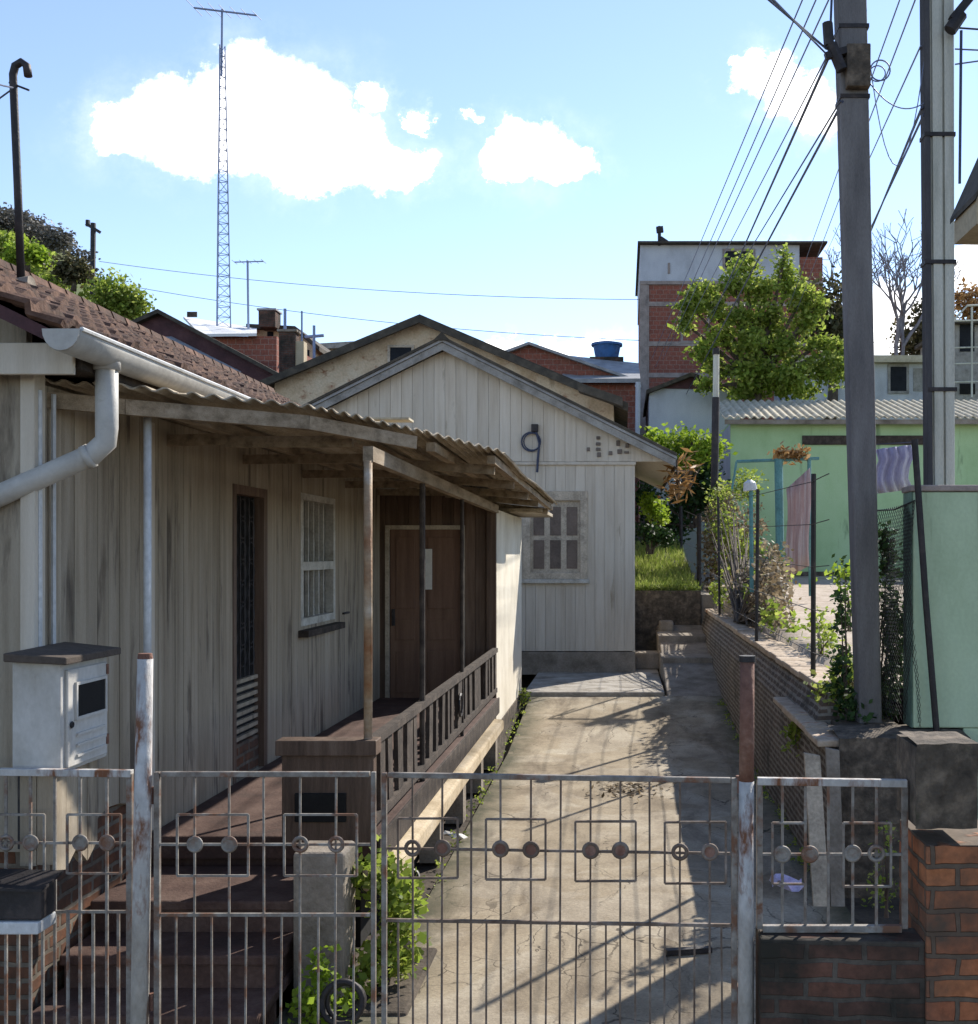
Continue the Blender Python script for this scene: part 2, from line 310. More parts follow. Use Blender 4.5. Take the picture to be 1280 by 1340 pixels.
sky.sun_elevation = math.asin(SUN.z); sky.sun_rotation = math.atan2(SUN.x, SUN.y); sky.air_density = 1.0; sky.dust_density = .05; sky.ozone_density = 3.0; sky.altitude = 300
bg.inputs[1].default_value = .15
tc = nt.nodes.new('ShaderNodeTexCoord')
sep = nt.nodes.new('ShaderNodeSeparateXYZ'); nt.links.new(tc.outputs['Generated'], sep.inputs[0])
def mth(op, a, b=None, c=None):
    n = nt.nodes.new('ShaderNodeMath'); n.operation = op
    for i, x in enumerate((a, b, c)):
        if x is None: continue
        if hasattr(x, 'node'): nt.links.new(x, n.inputs[i])
        else: n.inputs[i].default_value = x
    return n.outputs[0]
# clouds live on the sky sphere: azimuth and elevation of the viewing direction, in units of about 4 degrees
yy = mth('MAXIMUM', sep.outputs[1], .05)
az = mth('DIVIDE', sep.outputs[0], yy); el = mth('DIVIDE', sep.outputs[2], yy)
cb = nt.nodes.new('ShaderNodeCombineXYZ'); nt.links.new(az, cb.inputs[0]); nt.links.new(el, cb.inputs[1])
nz = nt.nodes.new('ShaderNodeTexNoise'); nz.inputs['Scale'].default_value = 22; nz.inputs['Detail'].default_value = 9; nz.inputs['Roughness'].default_value = .7
nt.links.new(cb.outputs[0], nz.inputs['Vector'])
dm = nt.nodes.new('ShaderNodeVectorMath'); dm.operation = 'MULTIPLY_ADD'; dm.inputs[1].default_value = (.085,.065,0)
nt.links.new(nz.outputs['Color'], dm.inputs[0])
sub = nt.nodes.new('ShaderNodeVectorMath'); sub.operation = 'SUBTRACT'; sub.inputs[1].default_value = (.0425,.0325,0)
nt.links.new(cb.outputs[0], sub.inputs[0]); nt.links.new(sub.outputs[0], dm.inputs[2])
CL = [(318,122,62,62),(235,150,75,48),(160,172,48,34),(375,150,85,70),(300,185,130,48),(430,190,80,52),(500,215,70,32),(415,228,60,34),(545,233,26,10),
      (490,130,26,22),(695,205,62,40),(660,185,30,28),(742,218,42,24),(665,230,28,16),(553,155,12,12),(615,152,10,6),
      (1000,95,50,30),(1040,125,50,30),(1065,150,34,26),(965,88,20,14),
      (1180,430,80,60),(1090,440,70,30),(1265,345,40,30),(1010,330,60,12),(700,452,110,12)]
dens = None
for (x, y, rx, ry) in CL:
    s1 = nt.nodes.new('ShaderNodeVectorMath'); s1.operation = 'SUBTRACT'; s1.inputs[1].default_value = ((x-CX)/F, (CY-y)/F, 0)
    nt.links.new(dm.outputs[0], s1.inputs[0])
    s2 = nt.nodes.new('ShaderNodeVectorMath'); s2.operation = 'MULTIPLY'; s2.inputs[1].default_value = (F/rx, F/ry, 0)
    nt.links.new(s1.outputs[0], s2.inputs[0])
    s3 = nt.nodes.new('ShaderNodeVectorMath'); s3.operation = 'LENGTH'; nt.links.new(s2.outputs[0], s3.inputs[0])
    s3 = s3.outputs['Value']
    dens = s3 if dens is None else mth('MINIMUM', dens, s3)
mr = nt.nodes.new('ShaderNodeMapRange'); mr.interpolation_type = 'SMOOTHSTEP'
mr.inputs[1].default_value = 1.14; mr.inputs[2].default_value = .68; nt.links.new(dens, mr.inputs[0])
v2 = nt.nodes.new('ShaderNodeMapRange'); v2.interpolation_type = 'SMOOTHSTEP'; v2.inputs[1].default_value = 2.1; v2.inputs[2].default_value = .8; nt.links.new(dens, v2.inputs[0])
n2 = nt.nodes.new('ShaderNodeTexNoise'); n2.inputs['Scale'].default_value = 9; n2.inputs['Detail'].default_value = 8; n2.inputs['Roughness'].default_value = .65; nt.links.new(cb.outputs[0], n2.inputs['Vector'])
r2 = nt.nodes.new('ShaderNodeMapRange'); r2.inputs[1].default_value = .42; r2.inputs[2].default_value = .75; nt.links.new(n2.outputs['Fac'], r2.inputs[0])
veil = mth('MULTIPLY', mth('MULTIPLY', v2.outputs[0], r2.outputs[0]), .22)
mask = mth('MULTIPLY', mth('MAXIMUM', mr.outputs[0], veil), mth('GREATER_THAN', sep.outputs[1], .1))
hs = nt.nodes.new('ShaderNodeHueSaturation'); hs.inputs['Saturation'].default_value = .92; nt.links.new(sky.outputs[0], hs.inputs['Color'])
skyc = mixc(nt, hs.outputs[0], (.775,.745,.765), 1.0, 'MULTIPLY')
cloudc = mixc(nt, skyc, (7.6,7.5,7.4), mask)
nt.links.new(cloudc, bg.inputs[0])
# ---------------------------------------------------------------- builders
def boards(mb, axis, a0, a1, zb, zt, c, out, wid=.14, th=.022, openings=(), jit=.005, batten=0, back=True):
    fb = zb if callable(zb) else (lambda a: zb); ft = zt if callable(zt) else (lambda a: zt)
    cuts = {a0, a1}
    for o in openings: cuts |= {o[0], o[1]}
    cuts = sorted(cuts); xs = []
    for p, q in zip(cuts, cuts[1:]):
        n = max(1, round((q-p)/wid)); xs += [(p+(q-p)*i/n, p+(q-p)*(i+1)/n) for i in range(n)]
    def slab(p, q, z0, z1, c0, c1):
        if axis == 'y': pts = lambda a, c_, z: (c_, a, z)
        else: pts = lambda a, c_, z: (a, c_, z)
        mb.hexa([pts(p,c0,z0(p)), pts(q,c0,z0(q)), pts(q,c1,z0(q)), pts(p,c1,z0(p)), pts(p,c0,z1(p)), pts(q,c0,z1(q)), pts(q,c1,z1(q)), pts(p,c1,z1(p))])
    for (p, q) in xs:
        mid = (p+q)/2; ops = sorted([o for o in openings if o[0]-1e-6 <= mid <= o[1]+1e-6], key=lambda o: o[2])
        lo = fb; segs = []
        for o in ops: segs.append((lo, (lambda z: (lambda a: z))(o[2]))); lo = (lambda z: (lambda a: z))(o[3])
        segs.append((lo, ft))
        for z0, z1 in segs:
            if z1(mid)-z0(mid) < .01: continue
            j = rnd.uniform(0, jit)
            slab(p+.0022, q-.0022, (lambda f, e: (lambda a: f(a)+e))(z0, rnd.uniform(0,.008) if z0 is fb else 0), z1, c+out*j, c+out*(j+th))
            if back: slab(p, q, z0, z1, c-out*.03, c-out*.004)
        if batten and not ops:
            slab(q-batten/2, q+batten/2, fb, ft, c+out*(th+.006), c+out*(th+.018))
def leaves(mb, blobs, n, size, clump=10, spread=.16, shell=.5, up=.3, narrow=.6):
    ws = [b[3]*b[4]*b[5] for b in blobs]
    ws = [x**.7 for x in ws]
    for _ in range(max(1, n//clump)):
        b = rnd.choices(blobs, ws)[0]
        d = Vector((rnd.gauss(0,1), rnd.gauss(0,1), rnd.gauss(0,1))).normalized()
        r = shell + (1.06-shell)*rnd.random()**.7
        cx, cy, cz = b[0]+d.x*b[3]*r, b[1]+d.y*b[4]*r, b[2]+d.z*b[5]*r
        s = spread*min(b[3], b[5])+size*.4
        for _ in range(clump):
            p = Vector((cx+rnd.gauss(0,s), cy+rnd.gauss(0,s), cz+rnd.gauss(0,s*.8)))
            u = Vector((rnd.gauss(0,1), rnd.gauss(0,1), rnd.gauss(0,.7))).normalized()
            nrm = Vector((rnd.gauss(0,1), rnd.gauss(0,1), rnd.gauss(up,1))); w_ = u.cross(nrm)
            if w_.length < .05: continue
            w_.normalize(); L = size*rnd.uniform(.6,1.25); W = L*narrow
            mb.poly(p-u*L*.5, p+w_*W*.5, p+u*L*.5, p-w_*W*.5)
def pxblobs(lst, d, dy=None):
    out = []
    for (x, y, rx, ry, *dd) in lst:
        q = d+(dd[0] if dd else 0); c = P(x, y, q)
        out.append((c.x, c.y, c.z, rx*q/F, (dy or rx*q/F*.9), ry*q/F))
    return out
def branch(mb, p, d, L, r, depth, n=2, spread=.5, taper=.6, lift=.1, twig=.006):
    pts = [Vector(p)]; dd = Vector(d).normalized()
    for i in range(3):
        dd = (dd + Vector((rnd.gauss(0,.12), rnd.gauss(0,.12), rnd.gauss(lift*.4,.08)))).normalized(); pts.append(pts[-1]+dd*L/3)
    r1 = max(r*taper, twig)
    mb.tube(pts, [r, r*.9, r*.75, r1], 5)
    if depth:
        for i in range(n + (rnd.random() < .5)):
            q = pts[rnd.choice((2,3,3))]
            nd = (dd + Vector((rnd.gauss(0,spread), rnd.gauss(0,spread), rnd.gauss(lift,spread*.6)))).normalized()
            branch(mb, q, nd, L*rnd.uniform(.6,.85), r1, depth-1, n, spread, taper, lift, twig)
def tree(name, label, cat, base, blobs, nleaf, size, lm, group=None, r=.15, clump=10, shell=.5, spread=.16, barkm=None):
    t = thing(name, base, label, cat, group); mb = MB()
    top = Vector((sum(b[0] for b in blobs)/len(blobs), sum(b[1] for b in blobs)/len(blobs), sum(b[2] for b in blobs)/len(blobs)))
    base = Vector(base); mid = base.lerp(top, .6)+Vector((rnd.uniform(-.1,.1),0,0)); mid.z = min(mid.z, min(b[2]-b[5]*.3 for b in blobs)+.3)
    mid.z = max(mid.z, base.z+.1*(top.z-base.z))
    mb.tube([base-Vector((0,0,.1)), base.lerp(mid,.5)+Vector((r*.3,0,0)), mid], [r*1.3, r, r*.8], 8)
    for b in blobs:
        c = Vector(b[:3]); mb.tube([mid, mid.lerp(c,.5)+Vector((0,0,.1*b[5])), c, c+Vector((rnd.uniform(-.4,.4)*b[3],0,.5*b[5]))], [r*.6, r*.4, r*.22, r*.08], 6)
    mb.build('trunk', barkm or m_bark, t, smooth=True)
    mb = MB(); leaves(mb, blobs, nleaf, size, clump, spread, shell); mb.build('crown', lm, t)
    return t
def plant(name, label, cat, base, blobs, nleaf, size, lm, stems=6, group=None, sr=.006, clump=6, shell=.25, spread=.2, narrow=.6):
    t = thing(name, base, label, cat, group); mb = MB(); base = Vector(base)
    for i in range(stems):
        b = rnd.choice(blobs); c = Vector(b[:3])+Vector((rnd.uniform(-.7,.7)*b[3], rnd.uniform(-.7,.7)*b[4], rnd.uniform(-.2,.8)*b[5]))
        q = base+Vector((rnd.uniform(-.3,.3)*b[3], rnd.uniform(-.3,.3)*b[4], 0))
        mb.tube([q, q.lerp(c,.5)+Vector((rnd.uniform(-.2,.2)*b[3],0,.1*b[5])), c], [sr*1.4, sr, sr*.5], 5)
    mb.build('stem', m_bark, t); mb = MB(); leaves(mb, blobs, nleaf, size, clump, spread, shell, narrow=narrow); mb.build('foliage', lm, t)
    return t
def sagwire(a, b, sag, n=16):
    a = Vector(a); b = Vector(b); return [a.lerp(b, i/n)-Vector((0,0,4*sag*(i/n)*(1-i/n))) for i in range(n+1)]

# ================================================================ SETTING
mb = MB()       # the ground: one sheet to the horizon, climbing behind the houses
def gz(x, y):
    z = -.03
    if y > 20: z = -.03 + min(1, (y-20)/3)*1.2
    if y > 32: z += (y-32)*.035
    if y > 260: z = 1.2+ (260-32)*.035
    return z
ys = [-300,-80,-20,-6,-2,0,3,6,9,12,15,18,20,21,22,23,25,28,32,40,50,70,100,150,260,500,1200,2500]
xs = [-2500,-900,-300,-100,-50,-20,-8,0,8,20,50,100,300,900,2500]
mb.grid(lambda x, y: (x, y, gz(x, y)), xs, ys); struct(mb.build('ground', m_soil))
# driveway slab rises a little towards the back
def dz(y): return 0 if y < 9 else (.04*(y-9)/4.6 if y < 13.6 else .04+.265*(y-13.6)/3.3)
mb = MB(); ysd = [-2.0,4,6,8,9,10,11,12,13,13.6,14.5,15.5,16.92]
def xl(y): return -1.36 if y > 6.9 else (-1.36-.75*min(1,(6.9-y)/.9))
mb.grid(lambda u, y: (xl(y)+u*(1.52-xl(y)), y, dz(y)), [0,.25,.5,.75,1], [-2,4,5,5.6,6,6.3,6.6,6.9]+ysd[3:])
struct(mb.build('driveway', m_drive))
mb = MB(); mb.box(-1.46,16.9,-.02,.62,21.9,.365); struct(mb.build('patio', m_patio, bevel=.02))
mb = MB(); mb.hexa([(.66,16.91,-.02),(1.5,16.91,-.02),(1.5,21.84,-.02),(.66,21.84,-.02),(.66,16.91,.29),(1.5,16.91,.29),(1.5,21.84,1.05),(.66,21.84,1.05)]); mb.box(.64,18.9,.3,1.49,21.84,.70); mb.box(.63,20.4,.6,1.49,21.84,.95); struct(mb.build('path', m_stone, bevel=.02))
# raised yard on the right behind the retaining wall
mb = MB()
def yz(x, y): return min(1.36+.017*(y-9), 1.29 if x < 1.87 else 9) + rnd.uniform(-.02,.02)
mb.grid(lambda x, y: (x, y, yz(x, y)), [1.80,1.86,1.92,2.3,2.8,3.4,4.2,5.2,6.5,8.5,12,18,26], [9.02,9.6,10.2,11,12,13,14,15.5,17,19,21,23,26,30,36])
struct(mb.build('yard', m_dirt, smooth=True))
# upper lawn behind the white house
mb = MB(); mb.hexa([(-9,22,-.02),(1.49,22,-.02),(1.49,34,-.02),(-9,34,-.02),(-9,22,1.66),(1.49,22,1.66),(1.49,34,3.2),(-9,34,3.2)]); struct(mb.build('terrace', m_soil))
mb = MB()
for i in range(7000):
    x = rnd.uniform(-.3,1.45); y = 22.05+rnd.random()**1.6*8; h = rnd.uniform(.06,.2)
    p = Vector((x,y,1.655+(y-22)*.128)); a = rnd.uniform(0,6.28); u = Vector((math.cos(a),math.sin(a),0))*.014
    l = Vector((rnd.gauss(0,.35),rnd.gauss(0,.35),1))*h
    mb.poly(p-u, p+u, p+l)
for i in range(500):
    x = rnd.uniform(-.1,1.47); p = Vector((x,22.02+rnd.random()*.1,1.66)); h = rnd.uniform(.1,.3); u = Vector((1,0,0))*.014; p2 = p+Vector((rnd.gauss(0,.05),-rnd.uniform(.02,.12),h*.55)); mb.poly(p-u, p+u, p2); mb.poly(p2-u*.7, p2+u*.7, p2+Vector((rnd.gauss(0,.05),-rnd.uniform(.05,.15),-rnd.uniform(-.1,.15))))
o = mb.build('lawn_grass', m_grass); tag(o, 'sunlit lawn grass on the terrace behind the white house', 'grass', kind='stuff')
# low wall holding that terrace, a step before it
o = boxo('terrace_wall', m_moss, None, .14,21.85,.3,1.49,21.99,1.70); tag(o, 'dark low wall holding up the lawn at the end of the passage', 'wall')
t = boxo('door_step', m_stone, None, .22,20.2,.36,.66,20.7,.66, bevel=.03); tag(t, 'brown stone step beside the far corner of the white house', 'step')
# hillside, far left
mb = MB()
prof = [(-420,180),(-200,240),(-60,276),(20,292),(60,306),(110,345),(150,385),(190,425),(240,450),(330,470)]
def hp(i, k):
    x, y = prof[i]; d = 76+k*0; c = P(x, y, 76); z0 = 3
    if k == 0: return (c.x*.72-3, 54, z0)
    if k == 1: return (c.x*.86-1.5, 65, z0+(c.z-z0)*.62)
    if k == 2: return tuple(c)
    return (c.x, 110, z0)
mb.grid(lambda i, k: hp(i, k), list(range(len(prof))), [0,1,2,3]); struct(mb.build('hill', m_hillside, smooth=True))
mb = MB(); bl = []
for i in range(26):
    t_ = rnd.uniform(0,1); x = -60+t_*165; y = 282+max(0,(x-20))*.55; bl += pxblobs([(x, y+rnd.uniform(-2,12), rnd.uniform(12,24), rnd.uniform(8,14))], 75-rnd.uniform(0,4))
leaves(mb, bl, 10000, .26, 8, .2, .4); o = mb.build('hill_scrub', m_leaf_grey); tag(o, 'grey brown scrub covering the crest of the hill at far left', 'scrub', kind='stuff')
mb = MB(); bl = []
for i in range(22):
    x = rnd.uniform(-60,150); y = 312+max(0,(x-10))*.5; bl += pxblobs([(x, y+rnd.uniform(0,30), rnd.uniform(12,22), rnd.uniform(7,12))], 68-rnd.uniform(0,6))
leaves(mb, bl, 4500, .38, 8, .2, .4); o = mb.build('hill_ground_cover', m_leaf); tag(o, 'yellow green ground cover on the hillside above the tiled roof', 'ground cover', kind='stuff')

# ================================================================ LEFT WOODEN HOUSE
WX = -2.9
H = thing('wooden_house', (WX-2, 9.5, 0), 'weathered grey board house on the left with red brown tiled roof and corrugated porch', 'house')
DOOR = (8.45, 9.26, .7, 2.92); WIN = (10.23, 11.45, 1.75, 2.95)
mb = MB(); boards(mb, 'y', 5.6, 13.6, lambda a: .95+.03*math.sin(a*9) if a < 6.95 else .68, 3.24, WX, 1, .135, .022, [DOOR, WIN])
mb.build('side_wall', m_wood_grey, H)
mb = MB()
gabz = lambda x: 3.45+(4.6-3.45)*(1-abs(x+4.9)/2.33)
boards(mb, 'x', -6.9, WX, .95, lambda x: min(gabz(x)-.12, 4.5), 5.6, -1, .14, .022); mb.build('front_wall', m_wood_grey, H)
boxo('corner_board', m_wood_white, H, WX-.02,5.55,.93,WX+.05,5.66,3.3)
boxo('corner_board', m_wood_white, H, WX+.024,6.9,.72,WX+.045,7.0,3.2)
boxo('plinth', m_brick_plinth, H, -6.85,5.63,-.03,WX-.012,13.6,.96)
boxo('rear_wall', m_wood_grey, H, -6.9,15.4,0,WX-.05,15.5,4.0)
boxo('far_side_wall', m_wood_grey, H, -6.95,5.65,.9,-6.87,15.4,3.3)
# conduits down the corner
mb = MB(); mb.tube([(WX+.05,5.60,1.9),(WX+.05,5.60,3.2)], .014, 6); mb.tube([(WX+.05,5.74,1.9),(WX+.05,5.74,3.2)], .012, 6); mb.build('conduit', m_pipe_white, H)
# tiled roof: two slopes with rows of tiles
def tiles(sgn, y0, y1):
    mb = MB(); rows = 15; us = []
    for r in range(rows): us += [(r/rows, 0), ((r+.97)/rows, .034)]
    yv = [y0+(y1-y0)*i/400 for i in range(401)]; jr = {}
    def f(u, y):
        s, lift = u; x = -4.9+sgn*2.36*s; z = 4.62-1.19*s+lift
        k = y/.165*2*math.pi; r = int(s*rows+.001)
        j = jr.setdefault((r, int(y/.165)), rnd.uniform(-.012,.012))
        return (x, y, z+.017*math.sin(k)+j)
    mb.grid(f, us, yv); return mb
tiles(1, 5.2, 15.9).build('tile_roof', m_tile, H, solid=.03); tiles(-1, 5.2, 15.9).build('tile_roof', m_tile, H, solid=.03)
mb = MB()
for i in range(36): y = 5.2+i*.297; mb.tube([(-4.9,y,4.63),(-4.9,y+.31,4.64)], [.095,.08], 8)
mb.build('roof_ridge', m_tile, H)
mb = MB(); mb.prism([(-4.9,5.22,4.56),(-2.56,5.22,3.40),(-2.56,5.22,3.34),(-4.9,5.22,4.48)], (0,.03,0)); mb.prism([(-4.9,5.22,4.56),(-7.24,5.22,3.40),(-7.24,5.22,3.34),(-4.9,5.22,4.48)], (0,.03,0)); mb.build('verge_board', m_maroon, H)
boxo('fascia', m_wood_white, H, -4.2,5.42,3.25,-2.60,5.45,3.40); boxo('fascia', m_dark_wood, H, -2.62,5.46,3.28,-2.58,13.3,3.38)
boxo('soffit', m_dark_wood, H, WX,5.47,3.30,-2.63,13.3,3.32)
# gutter: half round trough with closed end
mb = MB(); g0, g1 = (-2.53,5.17,3.415), (-2.53,12.9,3.46); R = .085; n = 10; arc = [math.pi+math.pi*i/n for i in range(n+1)]
prev = None
for i in range(40):
    y = g0[1]+(g1[1]-g0[1])*i/39
    ring = [(g0[0]+R*math.cos(a)*(1), y, g0[2]+R*math.sin(a)*1.15) for a in arc]
    if i == 0: cap_ring = ring
mb.grid(lambda k, y: (g0[0]+R*math.cos(arc[k]), y, g0[2]+R*math.sin(arc[k])*1.15+.002*math.sin(y*3)), list(range(n+1)), [g0[1]+(g1[1]-g0[1])*i/20 for i in range(21)])
gut = mb.build('gutter', m_pvc, H, smooth=True, solid=.008)
mb = MB(); mb.prism(cap_ring, (0,-.012,0)); mb.build('end_cap', m_pvc, gut)
mb = MB(); mb.tube([(g0[0]+R+.004,5.17,g0[2]),(g0[0]+R+.004,12.9,g0[2])], .011, 6); mb.build('rim', m_pipe_white, gut)
mb = MB(); dp = [(-2.53,5.62,3.40),(-2.53,5.62,3.02),(-2.535,5.62,2.95),(-2.60,5.61,2.885),(-3.12,5.52,2.63),(-3.3,5.49,2.54)]
mb.tube(dp, .053, 16); mb.tube([dp[0], (-2.53,5.62,3.30)], .064, 16); mb.tube([dp[3], (-2.63,5.605,2.87)], .060, 16); mb.build('downpipe', m_pvc, H, smooth=True)
# door with dark ironwork above and louvres below
d0, d1, z0, z1 = DOOR
D = boxo('door', m_black, H, WX-.10,d0,z0,WX-.05,d1,z1)
mb = MB(); mb.box(WX-.05,d0+.001,z0,WX+.03,d0+.07,z1); mb.box(WX-.05,d1-.09,z0,WX+.03,d1,z1); mb.box(WX-.05,d0+.07,z1-.07,WX+.03,d1-.09,z1); mb.build('jamb', m_brown_wood, D)
mb = MB()
for i in range(12): z = 1.0-.02+i*.062-.25; mb.box(WX-.045,d0+.08,z,WX-.015,d1-.1,z+.03)
mb.build('louvre', m_wood_grey, D)
mb = MB()
for i in range(6):
    y = d0+.11+i*.105; mb.tube([(WX-.03,y,1.45),(WX-.03,y,z1-.08)], .008, 5)
for i in range(8):
    for k in range(3): mb.ring((WX-.03,d0+.19+k*.2,1.6+i*.165), (1,0,0), .07, .006, 12, 4)
mb.build('grille', m_iron_dark, D)
# barred window
d0, d1, z0, z1 = WIN
W1 = boxo('window', m_glass, H, WX-.09,d0,z0,WX-.06,d1,z1)
mb = MB(); zm = 2.29
for (a, b, c, d) in ((d0,d0+.06,z0,z1),(d1-.07,d1,z0,z1),(d0+.06,d1-.07,z1-.06,z1),(d0+.06,d1-.07,z0,z0+.07),(d0+.06,d1-.07,zm-.04,zm+.04)): mb.box(WX-.058,a,c,WX+.03,b,d)
mb.build('frame', m_pale_paint, W1, bevel=.004)
mb = MB()
for i in range(5):
    y = d0+.25+i*.18; mb.box(WX-.055,y-.017,z0+.07,WX-.02,y+.017,zm-.04); mb.box(WX-.055,y-.017,zm+.04,WX-.02,y+.017,z1-.06)
mb.build('glazing_bar', m_pale_paint, W1)
mb = MB(); mb.box(WX-.03,d0-.08,z0-.09,WX+.12,d1+.04,z0-.03); mb.build('sill', m_dark_wood, W1, bevel=.006)
boxo('shutter_hook', m_iron_dark, H, WX+.02,11.75,1.78,WX+.05,11.98,1.80)
# annex at the end of the porch
AY = 13.6; AX = -1.5; ADOOR = (-2.81,-1.87,.62,2.74)
mb = MB(); boards(mb, 'x', WX+.02, AX, .5, 3.13, AY, -1, .13, .02, [ADOOR], .006); mb.build('annex_front', m_brown_wood, H)
A = boxo('annex_door', m_black, H, ADOOR[0],AY+.045,.62,ADOOR[1],AY+.06,2.74)
mb = MB(); xm = -2.39
for a, b in ((ADOOR[0]+.05,xm-.006),(xm+.006,ADOOR[1]-.05)):
    mb.box(a,AY+.005,.62,b,AY+.04,2.69)
    for p, q in ((.75,1.25),(1.38,1.62),(1.75,2.6)):
        mb.box(a+.07,AY-.006,p,b-.07,AY+.004,q)
mb.build('leaf', m_door_brown, A, bevel=.008)
mb = MB(); x0, x1 = ADOOR[:2]; mb.box(x0,AY-.05,.62,x0+.045,AY+.003,2.74); mb.box(x1-.045,AY-.05,.62,x1,AY+.003,2.74); mb.box(x0+.045,AY-.05,2.69,x1-.045,AY+.003,2.74); mb.build('frame', m_frame_beige, A)
boxo('lock_plate', m_iron_dark, A, x0+.07,AY-.02,1.55,x0+.11,AY-.007,1.75)
o = boxo('notice', m_paper, None, -2.375,AY-.025,1.98,-2.26,AY-.012,2.46, bevel=0); tag(o, 'tall white paper notice stuck on the brown double door', 'notice')
mb = MB(); mb.box(AX-.08,AY-.001,.0,AX,17.0,2.93); mb.build('annex_side', m_strip, H)
boxo('annex_plinth', m_moss, H, AX-.05,AY-.004,-.02,AX+.012,17.0,.36)
boxo('annex_rear', m_strip, H, WX,16.95,.0,AX-.08,17.03,2.93)
boxo('annex_corner', m_brown_wood, H, AX-.11,AY-.06,.5,AX+.003,AY-.002,2.96)
boxo('annex_roof', m_corr, H, WX-.1,15.1,2.955,-1.06,17.4,3.005)
# corrugated porch roof, corrugations along the depth, near edge cut askew
EDGE = [(-3.3,5.35,3.27),(-2.6,5.9,3.255),(-1.85,6.65,3.26),(-1.33,7.25,3.20),(-.88,8.5,3.165)]
FAR = [(-3.0,15.6,3.27),(-2.73,15.6,3.28),(-2.05,15.6,3.24),(-1.45,15.6,3.17),(-.88,15.5,3.075)]
def along(E, s):
    s = max(0, min(.9999, s))*(len(E)-1); i = int(s); t_ = s-i
    a, b = Vector(E[i]), Vector(E[i+1]); return a.lerp(b, t_)
mb = MB(); NU = 216
def pr(u, v):
    a, b = along(EDGE, u), along(FAR, u); p = a.lerp(b, v); ph = u*36*2*math.pi
    p.z += .012*math.sin(ph)+.008*math.sin(v*23+u*5)-.03*math.sin(math.pi*min(1,v*2))*u; p.y += .05*math.sin(int(u*9)*2.3)*(1-v); return p
mb.grid(pr, [i/NU for i in range(NU+1)], [0,.02,.1,.2,.3,.32,.45,.6,.62,.75,.9,1])
PRf = mb.build('porch_roof', m_corr, H, solid=.008)
mb = MB()
for k, u in enumerate((.3,.55,.78,.95)):
    for (a, b) in ((0.03,.99),):
        p, q = pr(u,a), pr(u,b); p.z -= .075; q.z -= .075; mb.bar(p, q, .06, .06)
mb.build('purlin', m_beam_wood, PRf)
mb = MB()
for y in (7.25,8.7,10.3,11.9,13.4,15.2):
    s = (y-5.35)/3.15 if y < 8.5 else 1
    u1 = min(.97, s*.95); 
    def at(u):
        a, b = along(EDGE,u), along(FAR,u); v = max(0, (y-a.y)/(b.y-a.y)); return a.lerp(b, v)
    pts = [at(.12), at(u1*.5), at(u1)]
    for p, q in zip(pts, pts[1:]): 
        p = p.copy(); q = q.copy(); p.z -= .15; q.z -= .13; mb.bar(p, q, .05, .07)
    mb.build('rafter', m_beam_wood, PRf); mb = MB()
mb = MB(); mb.bar((-1.5,6.75,2.99),(-1.5,13.58,2.93), .06, .09); mb.build('header_beam', m_beam_wood, PRf)
mb = MB(); a = [Vector(EDGE[i]) for i in range(5)]
for p, q in zip(a[:3], a[1:4]): mb.bar(p-Vector((0,-.07,.09)), q-Vector((0,-.07,.09)), .05, .08)
mb.bar((-4.5,5.35,3.17),(-3.3,5.4,3.16), .06, .12); mb.build('edge_beam', m_beam_wood, PRf)
mb = MB(); mb.box(-4.6,5.3,3.235,-3.31,5.62,3.25); mb.build('canopy_sheet', m_corr, PRf)
mb = MB(); e0, e1 = Vector(EDGE[4]), Vector(FAR[4]); mb.bar(e0-Vector((.09,0,.06)), e1-Vector((.09,0,.06)), .04, .05); mb.build('eave_board', m_beam_wood, PRf)
o = boxo('loose_sheet', m_corr2, PRf, -1.95,8.3,3.375,-1.55,8.5,3.39, bevel=0)
# porch posts
def post(px, d, ytop, ybot, r, m):
    mb = MB(); mb.tube([P(px, ybot, d), P(px, ytop, d)], r, 10); return mb.build('porch_post', m, H, smooth=True)
post(193, 6.2, 535, 1110, .021, m_pipe_white)
mb = MB(); mb.tube([(-1.5,6.75,1.31),(-1.5,6.75,2.95)], .025, 10); mb.build('porch_post', m_rust_orange, H, smooth=True)
mb = MB(); mb.tube([(-1.5,8.58,.7),(-1.5,8.58,2.93)], .022, 8); mb.build('porch_post', m_dark_wood, H)
mb = MB(); mb.tube([(-1.5,10.7,.7),(-1.5,10.7,2.92)], .018, 8); mb.build('porch_post', m_dark_wood, H)
# porch floor, steps, half wall, balustrade, kerb beam
mb = MB(); mb.box(WX+.02,6.9,.56,-1.47,13.56,.70); mb.box(WX+.02,6.95,0,-1.75,13.5,.56); mb.build('porch_floor', m_red_step, H, bevel=.012)
S = None
for i in range(4):
    z = .175*(i+1)-.0; y = 6.9-.34*(3-i)
    if i == 3: continue
    mb = MB(); mb.box(WX+.02,y-.34-.03,z-.055,-1.76,6.895,z); mb.box(WX+.03,y-.34,0,-1.78,6.89,z-.055); mb.build('step', m_red_step, H, bevel=.012)
boxo('half_wall', m_brown_wood, H, -2.0,6.72,.70,-1.46,6.80,1.22)
boxo('half_wall_cap', m_brown_wood, H, -2.03,6.69,1.22,-1.44,6.84,1.31)
boxo('half_wall_opening', m_black, H, -1.92,6.700,.83,-1.62,6.72,1.0)
mb = MB(); mb.bar((-1.5,6.85,1.28),(-1.5,13.5,1.27), .06, .05); mb.bar((-1.5,6.85,.80),(-1.5,13.5,.80), .05, .05)
